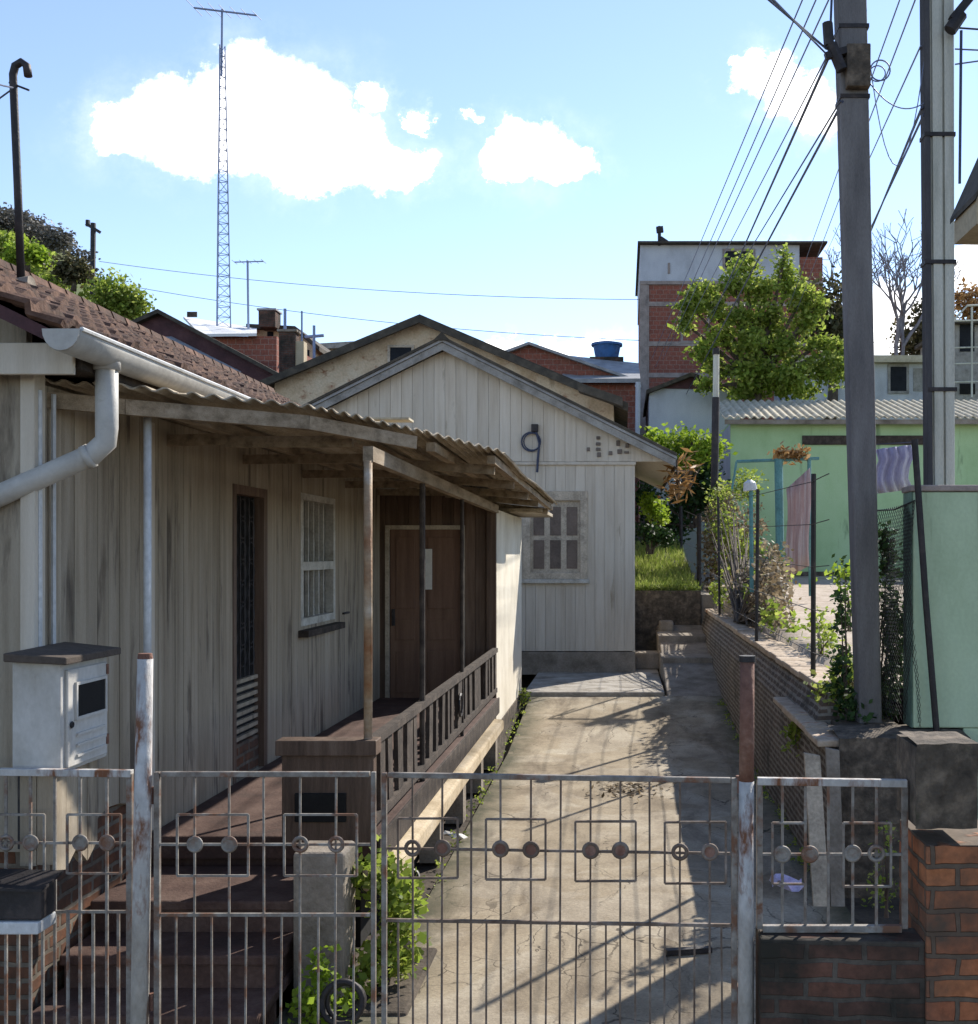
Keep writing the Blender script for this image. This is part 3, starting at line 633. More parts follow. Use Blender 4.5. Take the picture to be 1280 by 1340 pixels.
for i in range(22):
    y = 7.05+i*.3; w_ = rnd.uniform(.09,.24); k_ = rnd.uniform(-.05,.05); zt = 1.26-rnd.random()*.03; x_ = rnd.uniform(-.01,.01)
    if i in (5,12,17): continue
    mb.hexa([(-1.525+x_,y,.8),(-1.495+x_,y,.8),(-1.495+x_,y+w_,.8),(-1.525+x_,y+w_,.8),(-1.525+x_,y+k_,zt),(-1.495+x_,y+k_,zt),(-1.495+x_,y+w_+k_,zt),(-1.525+x_,y+w_+k_,zt)])
R_ = mb.build('balustrade', m_dark_wood, H)
for y in (10.4,):
    mb = MB(); mb.ring((-1.47,y,1.03), (1,0,0), .10, .012, 14, 5); mb.build('hoop', m_iron_dark, R_)
boxo('floor_edge', m_dark_wood, H, -1.468,6.86,.53,-1.45,13.5,.712)
mb = MB(); mb.hexa([(-1.56,6.85,.38),(-1.38,6.85,.36),(-1.38,13.3,.36),(-1.56,13.3,.36),(-1.56,6.85,.52),(-1.38,6.85,.49),(-1.38,13.3,.48),(-1.56,13.3,.5)]); mb.build('kerb_beam', m_cream_beam, H, bevel=.02)
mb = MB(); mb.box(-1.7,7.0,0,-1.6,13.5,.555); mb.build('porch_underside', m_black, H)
mb = MB()
for i in range(5): y = 7.6+i*1.3; mb = MB(); mb.box(-1.58,y,0,-1.42,y+.18,.37); mb.build('brick_pier', m_stone, H)
# electric meter box
B = thing('meter_box', (-2.73,5.53,.95), 'white electric meter box with brown sloping lid on the corner of the board house', 'meter box')
mb = MB(); mb.box(-2.825,5.30,1.38,-2.60,5.78,1.90); mb.build('case', m_meter, B, bevel=.008)
mb = MB(); mb.hexa([(-2.84,5.25,1.905),(-2.55,5.25,1.89),(-2.55,5.83,1.89),(-2.84,5.83,1.905),(-2.84,5.25,1.945),(-2.55,5.25,1.925),(-2.55,5.83,1.925),(-2.84,5.83,1.955)]); mb.build('lid', m_cap, B, bevel=.006)
dd = boxo('door', m_meter, B, -2.602,5.34,1.40,-2.585,5.75,1.86)
boxo('glass_pane', m_black, dd, -2.584,5.42,1.63,-2.579,5.71,1.78, bevel=0)
mb = MB()
for (a, b, c, e) in ((5.405,5.42,1.615,1.795),(5.71,5.725,1.615,1.795),(5.42,5.71,1.615,1.63),(5.42,5.71,1.78,1.795)): mb.box(-2.586,a,c,-2.574,b,e)
mb.build('pane_frame', m_meter, dd)
for z in (1.45,1.8):
    mb = MB(); mb.tube([(-2.582,5.742,z),(-2.582,5.742,z+.05)], .008, 6); mb.build('hinge', m_rust, dd)
mb = MB()
for i in range(3): mb.box(-2.586,5.42,1.44+i*.05,-2.575,5.72,1.452+i*.05)
mb.build('louvre', m_meter, dd)
mb = MB(); mb.ring((-2.58,5.37,1.6), (1,0,0), .012, .006, 8, 4); mb.build('latch', m_iron_dark, dd)
mb = MB(); boards(mb, 'y', 5.33, 5.76, lambda a: .93+.05*math.sin(a*23), 1.38, -2.66, 1, .1, .02); boards(mb, 'x', -2.80, -2.64, .95, 1.38, 5.34, -1, .1, .02); mb.build('skirt', m_wood_grey, B)
mb = MB(); mb.tube([(-2.86,5.45,1.0),(-2.86,5.45,1.9)], .016, 6); mb.build('side_pipe', m_iron_dark, B)
# curved mast on the roof
t = thing('roof_mast', P(28,372,7.6), 'dark service mast with hooked top standing on the tiled roof', 'mast'); q = 7.6
hook = [P(28,378,q), P(23,240,q), P(18,120,q), P(17,98,q), P(20,86,q), P(28,81,q), P(35,86,q), P(37,100,q)]
mb = MB(); mb.tube(hook, .026, 10); mb.build('pipe', m_iron_dark, t, smooth=True)
mb = MB(); mb.tube([P(15,376,q),P(42,372,q)], .06, 8); mb.build('flashing', m_stone, t)
mb = MB(); mb.bar(P(12,108,q),P(38,118,q), .012); mb.build('bracket', m_iron_dark, t)
for (a, lab) in ((P(-160,20,4.5), 'thin cable running up and left from the hooked roof mast'), (P(-160,215,9), 'thin cable running down and left from the hooked roof mast')):
    mb = MB(); mb.tube(sagwire(P(18,115,q), a, .05, 8), .006, 5); o = mb.build('power_cable', m_cable); tag(o, lab, 'cable')
# ================================================================ GATE AND FENCE ALONG THE STREET
GB = -.058; GA = 5.06
def G(px, py, off=0):
    u = (px-CX)/F; d = (GA-off)/(1-GB*u); return P(px, py, d)
GN = Vector((GB,-1,0)).normalized()
def gbar(name, par, a, b, w, m):
    mb = MB(); mb.bar(G(*a), G(*b), w, w, (0,1,0) if abs(a[0]-b[0]) < 5 else (0,0,1)); return mb.build(name, m, par)
def gsquare(par, x0, y0, x1, y1, m):
    mb = MB(); c = [(x0,y0),(x1,y0),(x1,y1),(x0,y1)]
    for i in range(4): mb.bar(G(*c[i], .012), G(*c[(i+1)%4], .012), .0095, .0095)
    mb.build('square', m, par)
def gring(par, x, y, m, filled):
    c = G(x, y, .014)
    mb = MB(); mb.ring(c, GN, .030, .009, 18, 6); r = mb.build('ring', m, par, smooth=True)
    if filled:
        mb = MB(); mb.tube([c-GN*.004, c+GN*.004], .028, 16); mb.build('disc', m_gate if filled == 1 else m_rust, r)
YB = 1385
def leaf_gate(label, x0, x1, y0, y1, full, extra, squares, rings, low, mid, m, filled, wl, wr):
    t = thing('gate_leaf', G((x0+x1)/2, YB), label, 'gate', 'leaves of the iron driveway gate')
    ty = lambda x: y0+(y1-y0)*(x-x0)/(x1-x0)
    mb = MB()
    mb.bar(G(x0,y0-3), G(x0,YB), wl*.85, .026, (0,1,0)); mb.bar(G(x1,y1-3), G(x1,YB), wr*.85, .026, (0,1,0))
    mb.bar(G(x0+5,y0), G(x1-5,y1), .026, .023); mb.bar(G(x0+5,YB-6), G(x1-5,YB-6), .03, .03); mb.build('frame', m_gate, t, bevel=.003)
    gbar('rail', t, (x0+4,low), (x1-4,low+(y1-y0)), .014, m); gbar('rail', t, (x0+4,mid), (x1-4,mid+(y1-y0)), .011, m)
    for x in full: gbar('bar', t, (x,ty(x)+4), (x-.5+rnd.uniform(-1.5,1.5),YB-10), .0088, m)
    for x in extra: gbar('bar', t, (x+rnd.uniform(-1,1),low+(ty(x)-y0)), (x-.5+rnd.uniform(-1.5,1.5),YB-10), .0082, m)
    for s in squares: gsquare(t, *s, m)
    for i, r in enumerate(rings): gring(t, *r, m, filled[i % len(filled)])
    return t
leaf_gate('narrow pale grey leaf of the iron gate in front of the red steps', 206, 489, 1013, 1013, [255,300,345,393,440], [230,277,322,368,416,464],
    [(232,1066,325,1146),(372,1066,467,1146)], [(255,1105),(300,1105),(393,1105),(440,1105)], 1197, 1105, m_gate, [1,1,0,0], .03, .024)
leaf_gate('wide rusty leaf of the iron gate across the concrete driveway', 503, 961, 1014, 1021, [540,579,617,655,695,734,773,812,850,890,929], [521,560,598,636,675,715,754,793,831,870,910,945],
    [(521,1071,599,1149),(636,1072,714,1151),(753,1075,832,1153),(870,1076,950,1156)], [(540,1110),(579,1110),(655,1111),(695,1112),(773,1113),(812,1113),(890,1115),(929,1115)], 1204, 1110, m_gate_dark, [0,2,2,2,2,2,0,2], .026, .03)
def panel(label, x0, x1, y0, y1, yb, full, extra, squares, rings, low, mid, filled, topm):
    t = thing('fence_panel', G((x0+x1)/2, yb), label, 'fence panel', 'iron fence panels beside the gate')
    mb = MB(); mb.bar(G(x0,y0), G(x0,yb), .026, .026, (0,1,0)); mb.bar(G(x1,y1), G(x1,yb), .026, .026, (0,1,0)); mb.bar(G(x0+4,yb), G(x1-4,yb), .03, .03); mb.build('frame', m_gate, t, bevel=.003)
    mb = MB(); mb.bar(G(x0-3,y0), G(x1+3,y1), .034, .032); mb.build('top_rail', topm, t, bevel=.003)
    if low: gbar('rail', t, (x0+4,low), (x1-4,low), .012, m_gate)
    gbar('rail', t, (x0+4,mid), (x1-4,mid), .011, m_gate)
    for x in full: gbar('bar', t, (x,y0+6), (x,yb-4), .0115, m_gate)
    for x in extra: gbar('bar', t, (x,low), (x,yb-4), .0115, m_gate)
    for s in squares: gsquare(t, *s, m_gate)
    for i, r in enumerate(rings): gring(t, *r, m_gate, filled[i % len(filled)])
panel('iron fence panel with rusty top rail in front of the meter box', -70, 170, 1009, 1012, YB, [-40,8,40,72,105,140], [-8,24,56,89,122,155],
    [(-15,1066,58,1143),(88,1066,158,1143)], [(8,1103),(40,1103),(105,1103),(140,1103)], 1193, 1103, [0,1,1,1], m_rust_white)
panel('small iron fence panel with pale frame on the low dark brick wall at right', 994, 1184, 1022, 1025, 1215, [1024,1054,1084,1116,1147], [],
    [(1011,1077,1054,1157),(1104,1077,1166,1160)], [(1024,1118),(1060,1118),(1116,1117),(1147,1117)], None, 1118, [1,1,1,0], m_rust_white)
# gate posts
t = thing('gate_post', G(184,YB+10), 'tall peeling white gate post streaked with rust at the left end of the gate', 'gate post', 'round gate posts')
mb = MB(); mb.tube([G(182,YB+20,.02), G(186,1100,.02), G(190,862,.02)], [.039,.038,.034], 14); mb.build('tube', m_rust_white, t, smooth=True)
mb = MB(); mb.tube([G(190,863,.02), G(190,855,.02)], [.034,.030], 14); mb.build('cap', m_rust, t)
for y in (1030, 1300):
    mb = MB(); mb.tube([G(199,y), G(199,y+22)], .012, 8); mb.build('hinge', m_rust, t)
t = thing('gate_post', G(977,YB+10), 'rusty red topped gate post between the wide gate leaf and the small fence panel', 'gate post', 'round gate posts')
mb = MB(); mb.tube([G(976,YB+20,.02), G(977,1022,.02)], [.036,.033], 14); mb.build('tube', m_rust_white, t, smooth=True)
mb = MB(); mb.tube([G(977,1022,.02), G(978,866,.02)], [.033,.031], 14); mb.build('upper_tube', m_rust, t, smooth=True)
mb = MB(); mb.tube([G(978,866,.02), G(978,858,.02)], [.036,.036], 14); mb.build('cap', m_iron_dark, t)
for y in (1015, 1290):
    mb = MB(); mb.tube([G(967,y), G(967,y+22)], .014, 8); mb.build('hinge', m_rust, t)
# letterbox hung on the left panel
t = thing('letterbox', G(20,1207,.1), 'black letterbox with white lower lip on the fence under the meter box', 'letterbox')
mb = MB(); a, b = G(-40,1207,.03), G(74,1150,.03); mb.box(a.x, a.y-.16, a.z+.06, b.x, a.y-.02, b.z); mb.build('body', m_iron_dark, t, bevel=.008)
mb = MB(); mb.box(a.x-.005, a.y-.172, a.z, b.x-.008, a.y-.01, a.z+.055); mb.build('lip', m_pipe_white, t, bevel=.006)
mb = MB(); mb.hexa([(a.x,a.y-.19,b.z),(b.x+.02,a.y-.19,b.z-.012),(b.x+.02,a.y-.0,b.z+.02),(a.x,a.y-.0,b.z+.03)]+[(a.x,a.y-.19,b.z+.012),(b.x+.02,a.y-.19,b.z),(b.x+.02,a.y,b.z+.032),(a.x,a.y,b.z+.042)]); mb.build('lid', m_iron_dark, t)
# low wall, brick pillar
o = MB(); a, b = G(992,1219), G(1205,1219)
mb = MB(); mb.prism([(a.x,a.y-.1,-.05),(b.x,b.y-.1,-.05),(b.x,b.y+.1,-.05),(a.x,a.y+.1,-.05)], (0,0,a.z+.05)); o = mb.build('low_wall', m_brick_dark, bevel=.01); tag(o, 'low sooty brick wall carrying the small iron fence panel', 'wall')
mb = MB(); a = G(1203,1082); mb.box(a.x, a.y-.12, -.05, a.x+.75, a.y+.36, a.z-.05); t = thing('brick_pillar', (a.x+.37, a.y+.1, -.05), 'orange brick pillar with a rough dark rendered top at the right end of the low wall', 'pillar'); mb.build('brickwork', m_brick_orange, t, bevel=.006)
q0, q1 = G(1187,1075), G(1268,967); mb = MB(); X0, X1 = q0.x, q1.x; ny = 5
mb.grid(lambda u, v: (X0+(X1-X0)*u+rnd.uniform(-.003,.003)+(.0 if v < 1 else .01), q0.y-.14+rnd.uniform(-.004,.004)+(.34*(v-1) if v > 1 else 0), q0.z+(q1.z-q0.z)*min(v,1)+rnd.uniform(-.004,.004)), [i/8 for i in range(9)], [0,.2,.4,.6,.8,1,1.5,2])
mb.box(X0+.012,q0.y-.125,q0.z+.002,X1-.01,q0.y+.24,q1.z-.02); mb.build('rendered_top', m_moss, t)
# concrete pillar by the steps, drain pipe, plants
t = boxo('concrete_pillar', m_stone, None, -1.735,6.02,-.02,-1.465,6.30,.83, bevel=.02); tag(t, 'squat grey brown concrete pillar beside the red steps', 'pillar')
t = thing('drain_pipe', (-1.27,6.75,0), 'grey drain pipe with open elbow below the cream porch beam', 'pipe')
mb = MB(); mb.tube([(-1.27,6.75,.0),(-1.27,6.75,.43),(-1.25,6.70,.51),(-1.22,6.62,.535)], .05, 14); mb.build('elbow', m_pvc, t, smooth=True)
mb = MB(); mb.tube([(-1.22,6.622,.535),(-1.218,6.612,.536)], .042, 14); mb.build('mouth', m_black, t)
mb = MB()
for i in range(60):
    pass
mb.box(-1.75,5.95,-.03,-1.12,6.95,.02); o = mb.build('planting_bed', m_soil, bevel=.02); struct(o)
plant('climbing_plant', 'green leafy climbing plant between the concrete pillar and the driveway', 'plant', (-1.32,6.35,0),
      [(-1.33,6.3,.62,.12,.14,.2),(-1.22,6.35,.45,.10,.14,.28),(-1.24,6.3,.22,.1,.12,.2),(-1.38,6.2,.12,.12,.12,.14)], 1000, .062, m_leaf, 9, narrow=.75)
plant('climbing_plant', 'small yellow green plant at the foot of the concrete pillar', 'plant', (-1.52,5.85,0),
      [(-1.52,5.82,.3,.045,.06,.1),(-1.54,5.8,.14,.1,.08,.1),(-1.44,5.82,.08,.08,.08,.09)], 300, .05, m_leaf_yel, 5, narrow=.75)
mb = MB(); mb.ring((-1.4,5.72,.16), (.1,-1,.25), .10, .016, 20, 8); mb.ring((-1.39,5.75,.155), (.2,-1,.1), .09, .014, 20, 8); o = mb.build('hose_coil', m_iron_dark, smooth=True); tag(o, 'dark coil of hose lying in front of the concrete pillar', 'hose')
plant('weed', 'small green weed at the far foot of the annex wall', 'weed', (-1.44,16.55,.2), [(-1.44,16.5,.33,.09,.09,.12)], 90, .06, m_leaf, 3)
# litter and loose things on the driveway
mb = MB(); a, b = P(872,1245,6.85), P(932,1241,6.85); a.z = b.z = .022; b.y += .05; mb.bar(a, b, .045, .03); o = mb.build('iron_bar', m_iron_dark); tag(o, 'short dark iron bar lying on the driveway near the wall shadow', 'bar')
mb = MB()
for i in range(160):
    p = Vector((rnd.gauss(.05,.17), 11.6+rnd.gauss(0,.22), .034+rnd.uniform(0,.03))); u = Vector((rnd.gauss(0,1),rnd.gauss(0,1),rnd.gauss(0,.3))).normalized()*rnd.uniform(.02,.05); w_ = u.cross(Vector((rnd.gauss(0,.3),rnd.gauss(0,.3),1))).normalized()*.018
    mb.poly(p-u, p+w_, p+u, p-w_)
o = mb.build('leaf_litter', m_leaf_dry); tag(o, 'dark dry leaf litter swept together on the driveway', 'litter', kind='stuff')
mb = MB(); p = P(596,1062,9.6); mb.grid(lambda x, y: (p.x+x*.1+y*.05, 9.6-x*.08+y*.06, .045+.02*math.sin(x*5+y*3)), [-1,-.4,.2,.8], [-.6,0,.6]); o = mb.build('paper_scrap', m_paper, solid=.002); tag(o, 'crumpled white scrap of paper at the left edge of the driveway', 'paper')
mb = MB(); p = P(1030,1155,7.0); mb.grid(lambda x, y: (p.x+x*.1, 7.0+y*.08, p.z+.035*math.sin(x*4+y*3)-.02*x), [-1,-.6,-.2,.2,.6,1], [-1,-.3,.3,1]); o = mb.build('plastic_scrap', m_lavender, solid=.002); tag(o, 'pale blue plastic scrap caught behind the small fence panel', 'plastic scrap')
mb = MB()
for i in range(190):
    left = rnd.random() < .45; y = rnd.uniform(6.2,16.5)
    if left: x, z = rnd.gauss(-1.40 if y > 6.9 else -1.2, .03), dz(y)
    else: x, z = rnd.gauss(1.42, .03), dz(y)
    if not left and y < 8.3: continue
    leaves(mb, [(x, y, z+.02, .05, .06, .04)], 7, .035, 7, .2, .2)
o = mb.build('edge_weeds', m_leaf); tag(o, 'tiny weeds growing in the joints along both edges of the driveway', 'weeds', kind='stuff')
# ================================================================ RIGHT RETAINING WALL
t = thing('retaining_wall', (1.65,18,0), 'long leaning brick retaining wall with cream coping along the right of the driveway', 'wall')
mb = MB(); mb.prism([(1.45,8.15,-.03),(1.82,8.15,-.03),(1.82,8.15,1.02),(1.47,8.15,1.02)], (0,.84,0)); mb.prism([(1.45,8.99,-.03),(1.82,8.99,-.03),(1.82,8.99,1.30),(1.60,8.99,1.30),(1.49,8.99,1.02)], (0,12.9,0)); mb.build('brickwork', m_brick_grey, t)
mb = MB(); mb.box(1.50,21.9,-.03,1.74,28.5,1.62); mb.build('end_stretch', m_stone, t, bevel=.01)
mb = MB(); n = 26
for i in range(n):
    y0 = 9.2+(21.8-9.2)*i/n; y1 = 9.2+(21.8-9.2)*(i+1)/n-.012; a = rnd.uniform(-.012,.012); b = rnd.uniform(-.008,.008)
    mb.box(1.55+a,y0,1.303,1.88+a,y1,1.365+b)
mb.build('coping', m_coping, t, bevel=.012)
mb = MB()
for i, (y0, y1) in enumerate(((8.12,8.72),(8.73,9.35),(9.36,9.97),(9.98,10.6))): mb.box(1.38+.008*(i%2),y0,1.03,1.60-.01*(i%2),y1,1.08+.006*(i%3))
mb.build('lower_coping', m_coping, t, bevel=.012)
# stouter end of the wall towards the street
t = thing('wall_pier', (1.95,8.4,0), 'dark mossy end pier of the retaining wall under the utility pole', 'wall')
mb = MB(); pts = lambda x, y, z: (x+rnd.uniform(-.004,.004), y+rnd.uniform(-.006,.006), z+rnd.uniform(-.005,.005))
xs_ = [1.52+.93*i/14 for i in range(15)]
mb.box(1.835,8.6,-.03,2.07,9.2,1.12); mb.box(1.46,8.09,-.03,2.45,8.145,1.02); mb.box(1.835,8.15,-.03,2.45,8.6,1.10)
mb.grid(lambda x, q: pts(x, (8.075,8.07,8.075,8.3,8.6)[q], (.5,.9,1.10,1.13,1.12)[q]), xs_, [0,1,2,3,4]); mb.build('core', m_moss, t)
mb = MB(); mb.box(1.62,8.2,1.0,1.83,8.95,1.115); mb.build('fill', m_soil, t, bevel=.02)
for (x0, x1, yt, m, lean, lab) in ((1052,1073,985,m_frame_beige,.03,'weathered tan plank leaning on the pier, left of the pair'),(1080,1098,978,m_stone,.0,'grey plank upright against the pier, right of the pair')):
    a, b = P(x0,1000,8.03), P(x1,1000,8.03); mb = MB(); zt = PZ(yt,8.03); mb.hexa([(a.x+lean,7.8,-.02),(b.x+lean,7.8,-.02),(b.x+lean,7.84,-.02),(a.x+lean,7.84,-.02),(a.x,8.01,zt),(b.x,8.01,zt-.02),(b.x,8.05,zt-.02),(a.x,8.05,zt)]); o = mb.build('plank', m, bevel=.004); tag(o, lab, 'plank', 'planks against the pier')
plant('weed', 'tall thin weed growing behind the small fence panel', 'weed', P(1160,1200,6.5), pxblobs([(1160,1085,8,14),(1157,1120,12,25),(1150,1165,22,25)], 6.5), 160, .035, m_leaf, 4)
plant('weed', 'bright weed sprouting from the bricks below the pier coping', 'weed', (1.46,9.6,.75), [(1.42,9.6,.88,.05,.14,.12)], 100, .06, m_leaf, 3)
plant('weed', 'leafy weeds overhanging the coping beside the utility pole', 'weed', (1.72,9.1,1.2), [(1.66,9.05,1.28,.12,.22,.14),(1.82,9.2,1.45,.12,.2,.2)], 420, .07, m_leaf, 8)
plant('shrub', 'low green shrub at the back of the pale yard by the coping', 'shrub', (1.95,11.3,1.4), [(2.1,12.2,1.68,.13,.25,.15),(2.0,11.2,1.58,.10,.2,.13)], 330, .06, m_leaf, 9)
plant('shrub', 'dark ivy at the foot of the utility pole', 'shrub', (1.74,8.9,1.1), [(1.73,9.0,1.4,.08,.15,.28),(1.74,9.1,1.95,.05,.1,.45),(1.78,8.75,1.2,.12,.12,.1)], 700, .06, m_leaf_dark, 8)
plant('shrub', 'yellow flowered sprig in front of the green building', 'shrub', (2.62,13.3,1.5), [(2.55,13.3,2.15,.14,.14,.16),(2.62,13.3,1.85,.1,.1,.2)], 150, .08, m_leaf_yel, 5)
# wire fence on the coping
t = thing('wire_fence', (1.62,15,1.36), 'dark thin post and wire fence on the retaining wall coping', 'fence')
FP = [(1065,620,9.72),(992,640,13.7),(940,650,19.4),(915,672,24.3),(891,662,31)]
tops = []
for (x, y, d) in FP:
    a = P(x, y, d); a.x = min(a.x, 1.74); zb = 1.36 if d < 22 else 1.62
    mb = MB(); mb.tube([(a.x+rnd.uniform(-.03,.03),d,zb-.02), tuple(a)], .022 if d < 20 else .05, 7); mb.build('post', m_iron_dark, t); tops.append((a, zb))
for k in range(5):
    mb = MB(); pts = [Vector((a.x-.02, a.y, zb+(a.z-zb)*(.96-.21*k))) for a, zb in tops]
    mb.tube([pts[0]+Vector((.02,-.72,.02))]+pts, .0045, 4); mb.build('wire', m_iron_dark, t)
plant('dead_vine', 'tangle of dry brown vine on the wire fence', 'vine', (1.75,17,1.4),
      [(2.0,15.8,1.85,.2,.9,.4),(2.2,17.0,2.05,.2,.7,.5),(2.1,18.5,1.75,.25,1.0,.4),(2.0,25.5,2.5,.25,.8,1.0),(2.4,26.5,2.8,.3,1.0,1.2),(1.98,14.6,1.62,.13,.7,.22),(2.35,18.4,2.0,.25,.8,.45),(2.8,25.5,2.5,.4,.8,1.0),(1.95,19,1.62,.12,.8,.22)], 6000, .1, m_leaf_dry, 90, sr=.012, clump=6)
plant('shrub', 'green creeper growing through the dry vine on the fence', 'shrub', (1.8,16,1.4),
      [(2.7,25,3.9,.3,.7,.4),(2.2,26,3.7,.25,.8,.4),(1.85,14.2,1.65,.1,.4,.2),(1.75,20.5,1.75,.15,.6,.3),(2.5,25,2.3,.4,1.0,.7),(2.1,17.2,1.75,.2,.8,.35),(2.2,25.5,3.0,.3,.9,.5),(2.5,19,2.1,.25,.8,.4),(1.95,13.2,1.55,.1,.5,.16)], 3900, .1, m_leaf, 14)
# ================================================================ UTILITY POLES AND NEAR GREEN WALL
def upole(label, x0t, x1t, yt, x0b, x1b, yb, d, zb, m, flange):
    t = thing('utility_pole', (PX((x0b+x1b)/2,d), d, zb), label, 'utility pole', 'concrete utility poles')
    a0, a1, b0, b1 = PX(x0b,d), PX(x1b,d), PX(x0t,d), PX(x1t,d); z0, z1 = PZ(yb,d), PZ(yt,d); dp_ = .2
    def ext(p, q, z): s = (z-z0)/(z1-z0); return p+(q-p)*s
    zt = z1+1.1
    mb = MB()
    if not flange:
        mb.hexa([(a0,d,zb),(a1,d,zb),(a1,d+dp_,zb),(a0,d+dp_,zb),(ext(a0,b0,zt),d,zt),(ext(a1,b1,zt),d,zt),(ext(a1,b1,zt),d+dp_,zt),(ext(a0,b0,zt),d+dp_,zt)]); mb.build('shaft', m, t, bevel=.018)
    else:
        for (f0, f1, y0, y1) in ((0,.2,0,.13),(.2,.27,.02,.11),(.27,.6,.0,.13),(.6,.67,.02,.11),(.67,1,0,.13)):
            if f0 == .2: mb.build('shaded_flange', m_pole_dark, t, bevel=.008); mb = MB()  # left flange coloured dark to stand for the pole's shaded side face
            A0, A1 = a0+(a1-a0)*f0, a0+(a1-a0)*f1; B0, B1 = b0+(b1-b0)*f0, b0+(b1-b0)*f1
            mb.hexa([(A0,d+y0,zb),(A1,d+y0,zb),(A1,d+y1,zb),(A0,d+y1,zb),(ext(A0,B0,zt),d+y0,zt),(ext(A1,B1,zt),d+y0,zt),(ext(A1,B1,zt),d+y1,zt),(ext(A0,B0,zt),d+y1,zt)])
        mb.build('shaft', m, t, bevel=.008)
    return t
U1 = upole('dark square concrete utility pole standing on the mossy pier', 1097,1135,0,1125,1155,945,8.7,1.1,m_pole,False)
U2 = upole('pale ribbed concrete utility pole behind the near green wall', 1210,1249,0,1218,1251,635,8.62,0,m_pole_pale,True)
def strap(t, x0, x1, y, d, dep):
    a, b = P(x0-1.5,y,d), P(x1+1.5,y,d); mb = MB(); mb.box(a.x,d-.008,a.z,b.x,d+dep+.008,a.z+.03); mb.build('strap', m_iron_dark, t)
strap(U1,1099,1136,36,8.7,.2); strap(U1,1101,1137,128,8.7,.2); strap(U1,1102,1137,75,8.7,.2)
strap(U2,1211,1249,178,8.62,.13); strap(U2,1212,1250,345,8.62,.13); strap(U2,1216,1251,512,8.62,.13)
mb = MB(); mb.tube([P(1088,58,8.65),P(1102,92,8.65)], .045, 8); mb.tube([P(1083,30,8.65),P(1085,60,8.65)], .04, 8); mb.build('insulator', m_iron_dark, U1)
mb = MB(); mb.bar(P(1080,74,8.65),P(1108,66,8.65), .05); mb.build('bracket', m_iron_dark, U1)
mb = MB(); mb.box(PX(1106,8.7),8.62,PZ(118,8.7),PX(1137,8.7),8.7,PZ(62,8.7)); mb.build('clamp', m_moss, U1, bevel=.01)
mb = MB(); mb.bar(P(1246,26,8.52),P(1272,-6,8.52), .06); mb.build('bracket', m_iron_dark, U2)
mb = MB(); mb.tube([P(1243,40,8.52),P(1258,18,8.52)], .05, 8); mb.build('insulator', m_iron_dark, U2)
mb = MB(); mb.tube([P(1258,40,8.5),P(1256,240,8.5)], .012, 6); mb.build('lead', m_cable, U2)
lc = 0
def wire(pa, da, pb, db, r, lab, sag=.0, m=None):
    mb = MB(); mb.tube(sagwire(P(*pa,da), P(*pb,db), sag, 14), r*.7, 5); o = mb.build('power_cable', m or m_cable_thin); tag(o, lab, 'cable', 'cables on the utility poles')
FD = 42
def far(x0, y0, x1, y1, y): return (x0+(x1-x0)*(y-y0)/(y1-y0), y)
wire((1090,-95),8.7,far(1050,0,917,317,470),FD,.010,'leftmost thin cable dropping from the dark pole towards the brick block',.0)
wire((1094,-60),8.7,far(1070,0,930,317,480),FD,.010,'second thin cable from the left dropping from the dark pole',.0)
wire((1096,-25),8.7,far(1080,20,940,317,470),FD,.010,'third thin cable from the left dropping from the dark pole',.0)
wire((1083,72),8.7,far(1075,82,955,317,450),FD,.009,'fourth cable fanning from the bracket of the dark pole, thin',.0)
wire((1084,76),8.7,far(1080,79,975,318,440),FD,.018,'thick cable from the bracket of the dark pole to the brick block',.0,m_cable)
wire((1100,132),8.7,far(1096,134,986,318,430),FD,.011,'thin cable from the lower strap of the dark pole',.0,m_cable)
wire((1103,133),8.7,far(1103,133,1004,318,520),FD,.016,'lowest thick cable from the lower strap of the dark pole',.0,m_cable)
wire((1082,64),8.7,(880,-110),4.2,.013,'upper thick cable leaving the dark pole over the street to the left',.0,m_cable)
wire((1083,72),8.7,(905,-110),4.2,.010,'lower cable leaving the dark pole over the street to the left',.0,m_cable)
wire((1086,60),8.7,(1092,-90),8.7,.014,'short vertical cable up the left side of the dark pole',.0,m_cable)
wire((1210,-90),8.64,far(1165,0,1060,317,420),FD,.010,'thin cable between the two poles, leftmost of that fan',.0)
wire((1213,-40),8.64,far(1190,0,1075,317,420),FD,.010,'thin cable between the two poles, right of the leftmost',.0)
wire((1207,140),8.64,far(1200,140,1142,290,400),FD,.016,'thick cable falling from the pale pole to behind the dark pole',.0,m_cable)
wire((1209,150),8.64,far(1207,158,1143,293,400),FD,.014,'lower thick cable falling from the pale pole behind the dark pole',.0,m_cable)
wire((1205,60),8.64,far(1201,66,1142,197,330),FD,.010,'thin cable falling from the pale pole at mid height',.0)
wire((1136,105),8.7,(1212,133),8.64,.007,'slack thin wire tying the dark pole to the pale pole',.12)
wire((1136,62),8.7,(1212,60),8.64,.006,'slack loop of wire hanging between the two poles near the top',.9)
wire((1250,36),8.6,(1420,48),8,.011,'upper cable leaving the pale pole to the right',.0,m_cable)
wire((1250,64),8.6,(1420,72),8,.009,'middle cable leaving the pale pole to the right',.0)
wire((1250,84),8.6,(1420,60),8,.009,'lower cable leaving the pale pole to the right',.0)
mb = MB(); c = P(1152,92,8.7)
mb.ring(c, (0,1,.1), .075, .006, 22, 5); mb.ring(c+Vector((-.02,.01,-.02)), (.1,1,0), .06, .005, 20, 5); o = mb.build('cable_coil', m_cable_thin); tag(o, 'small coil of spare cable at the right side of the dark pole', 'cable coil')
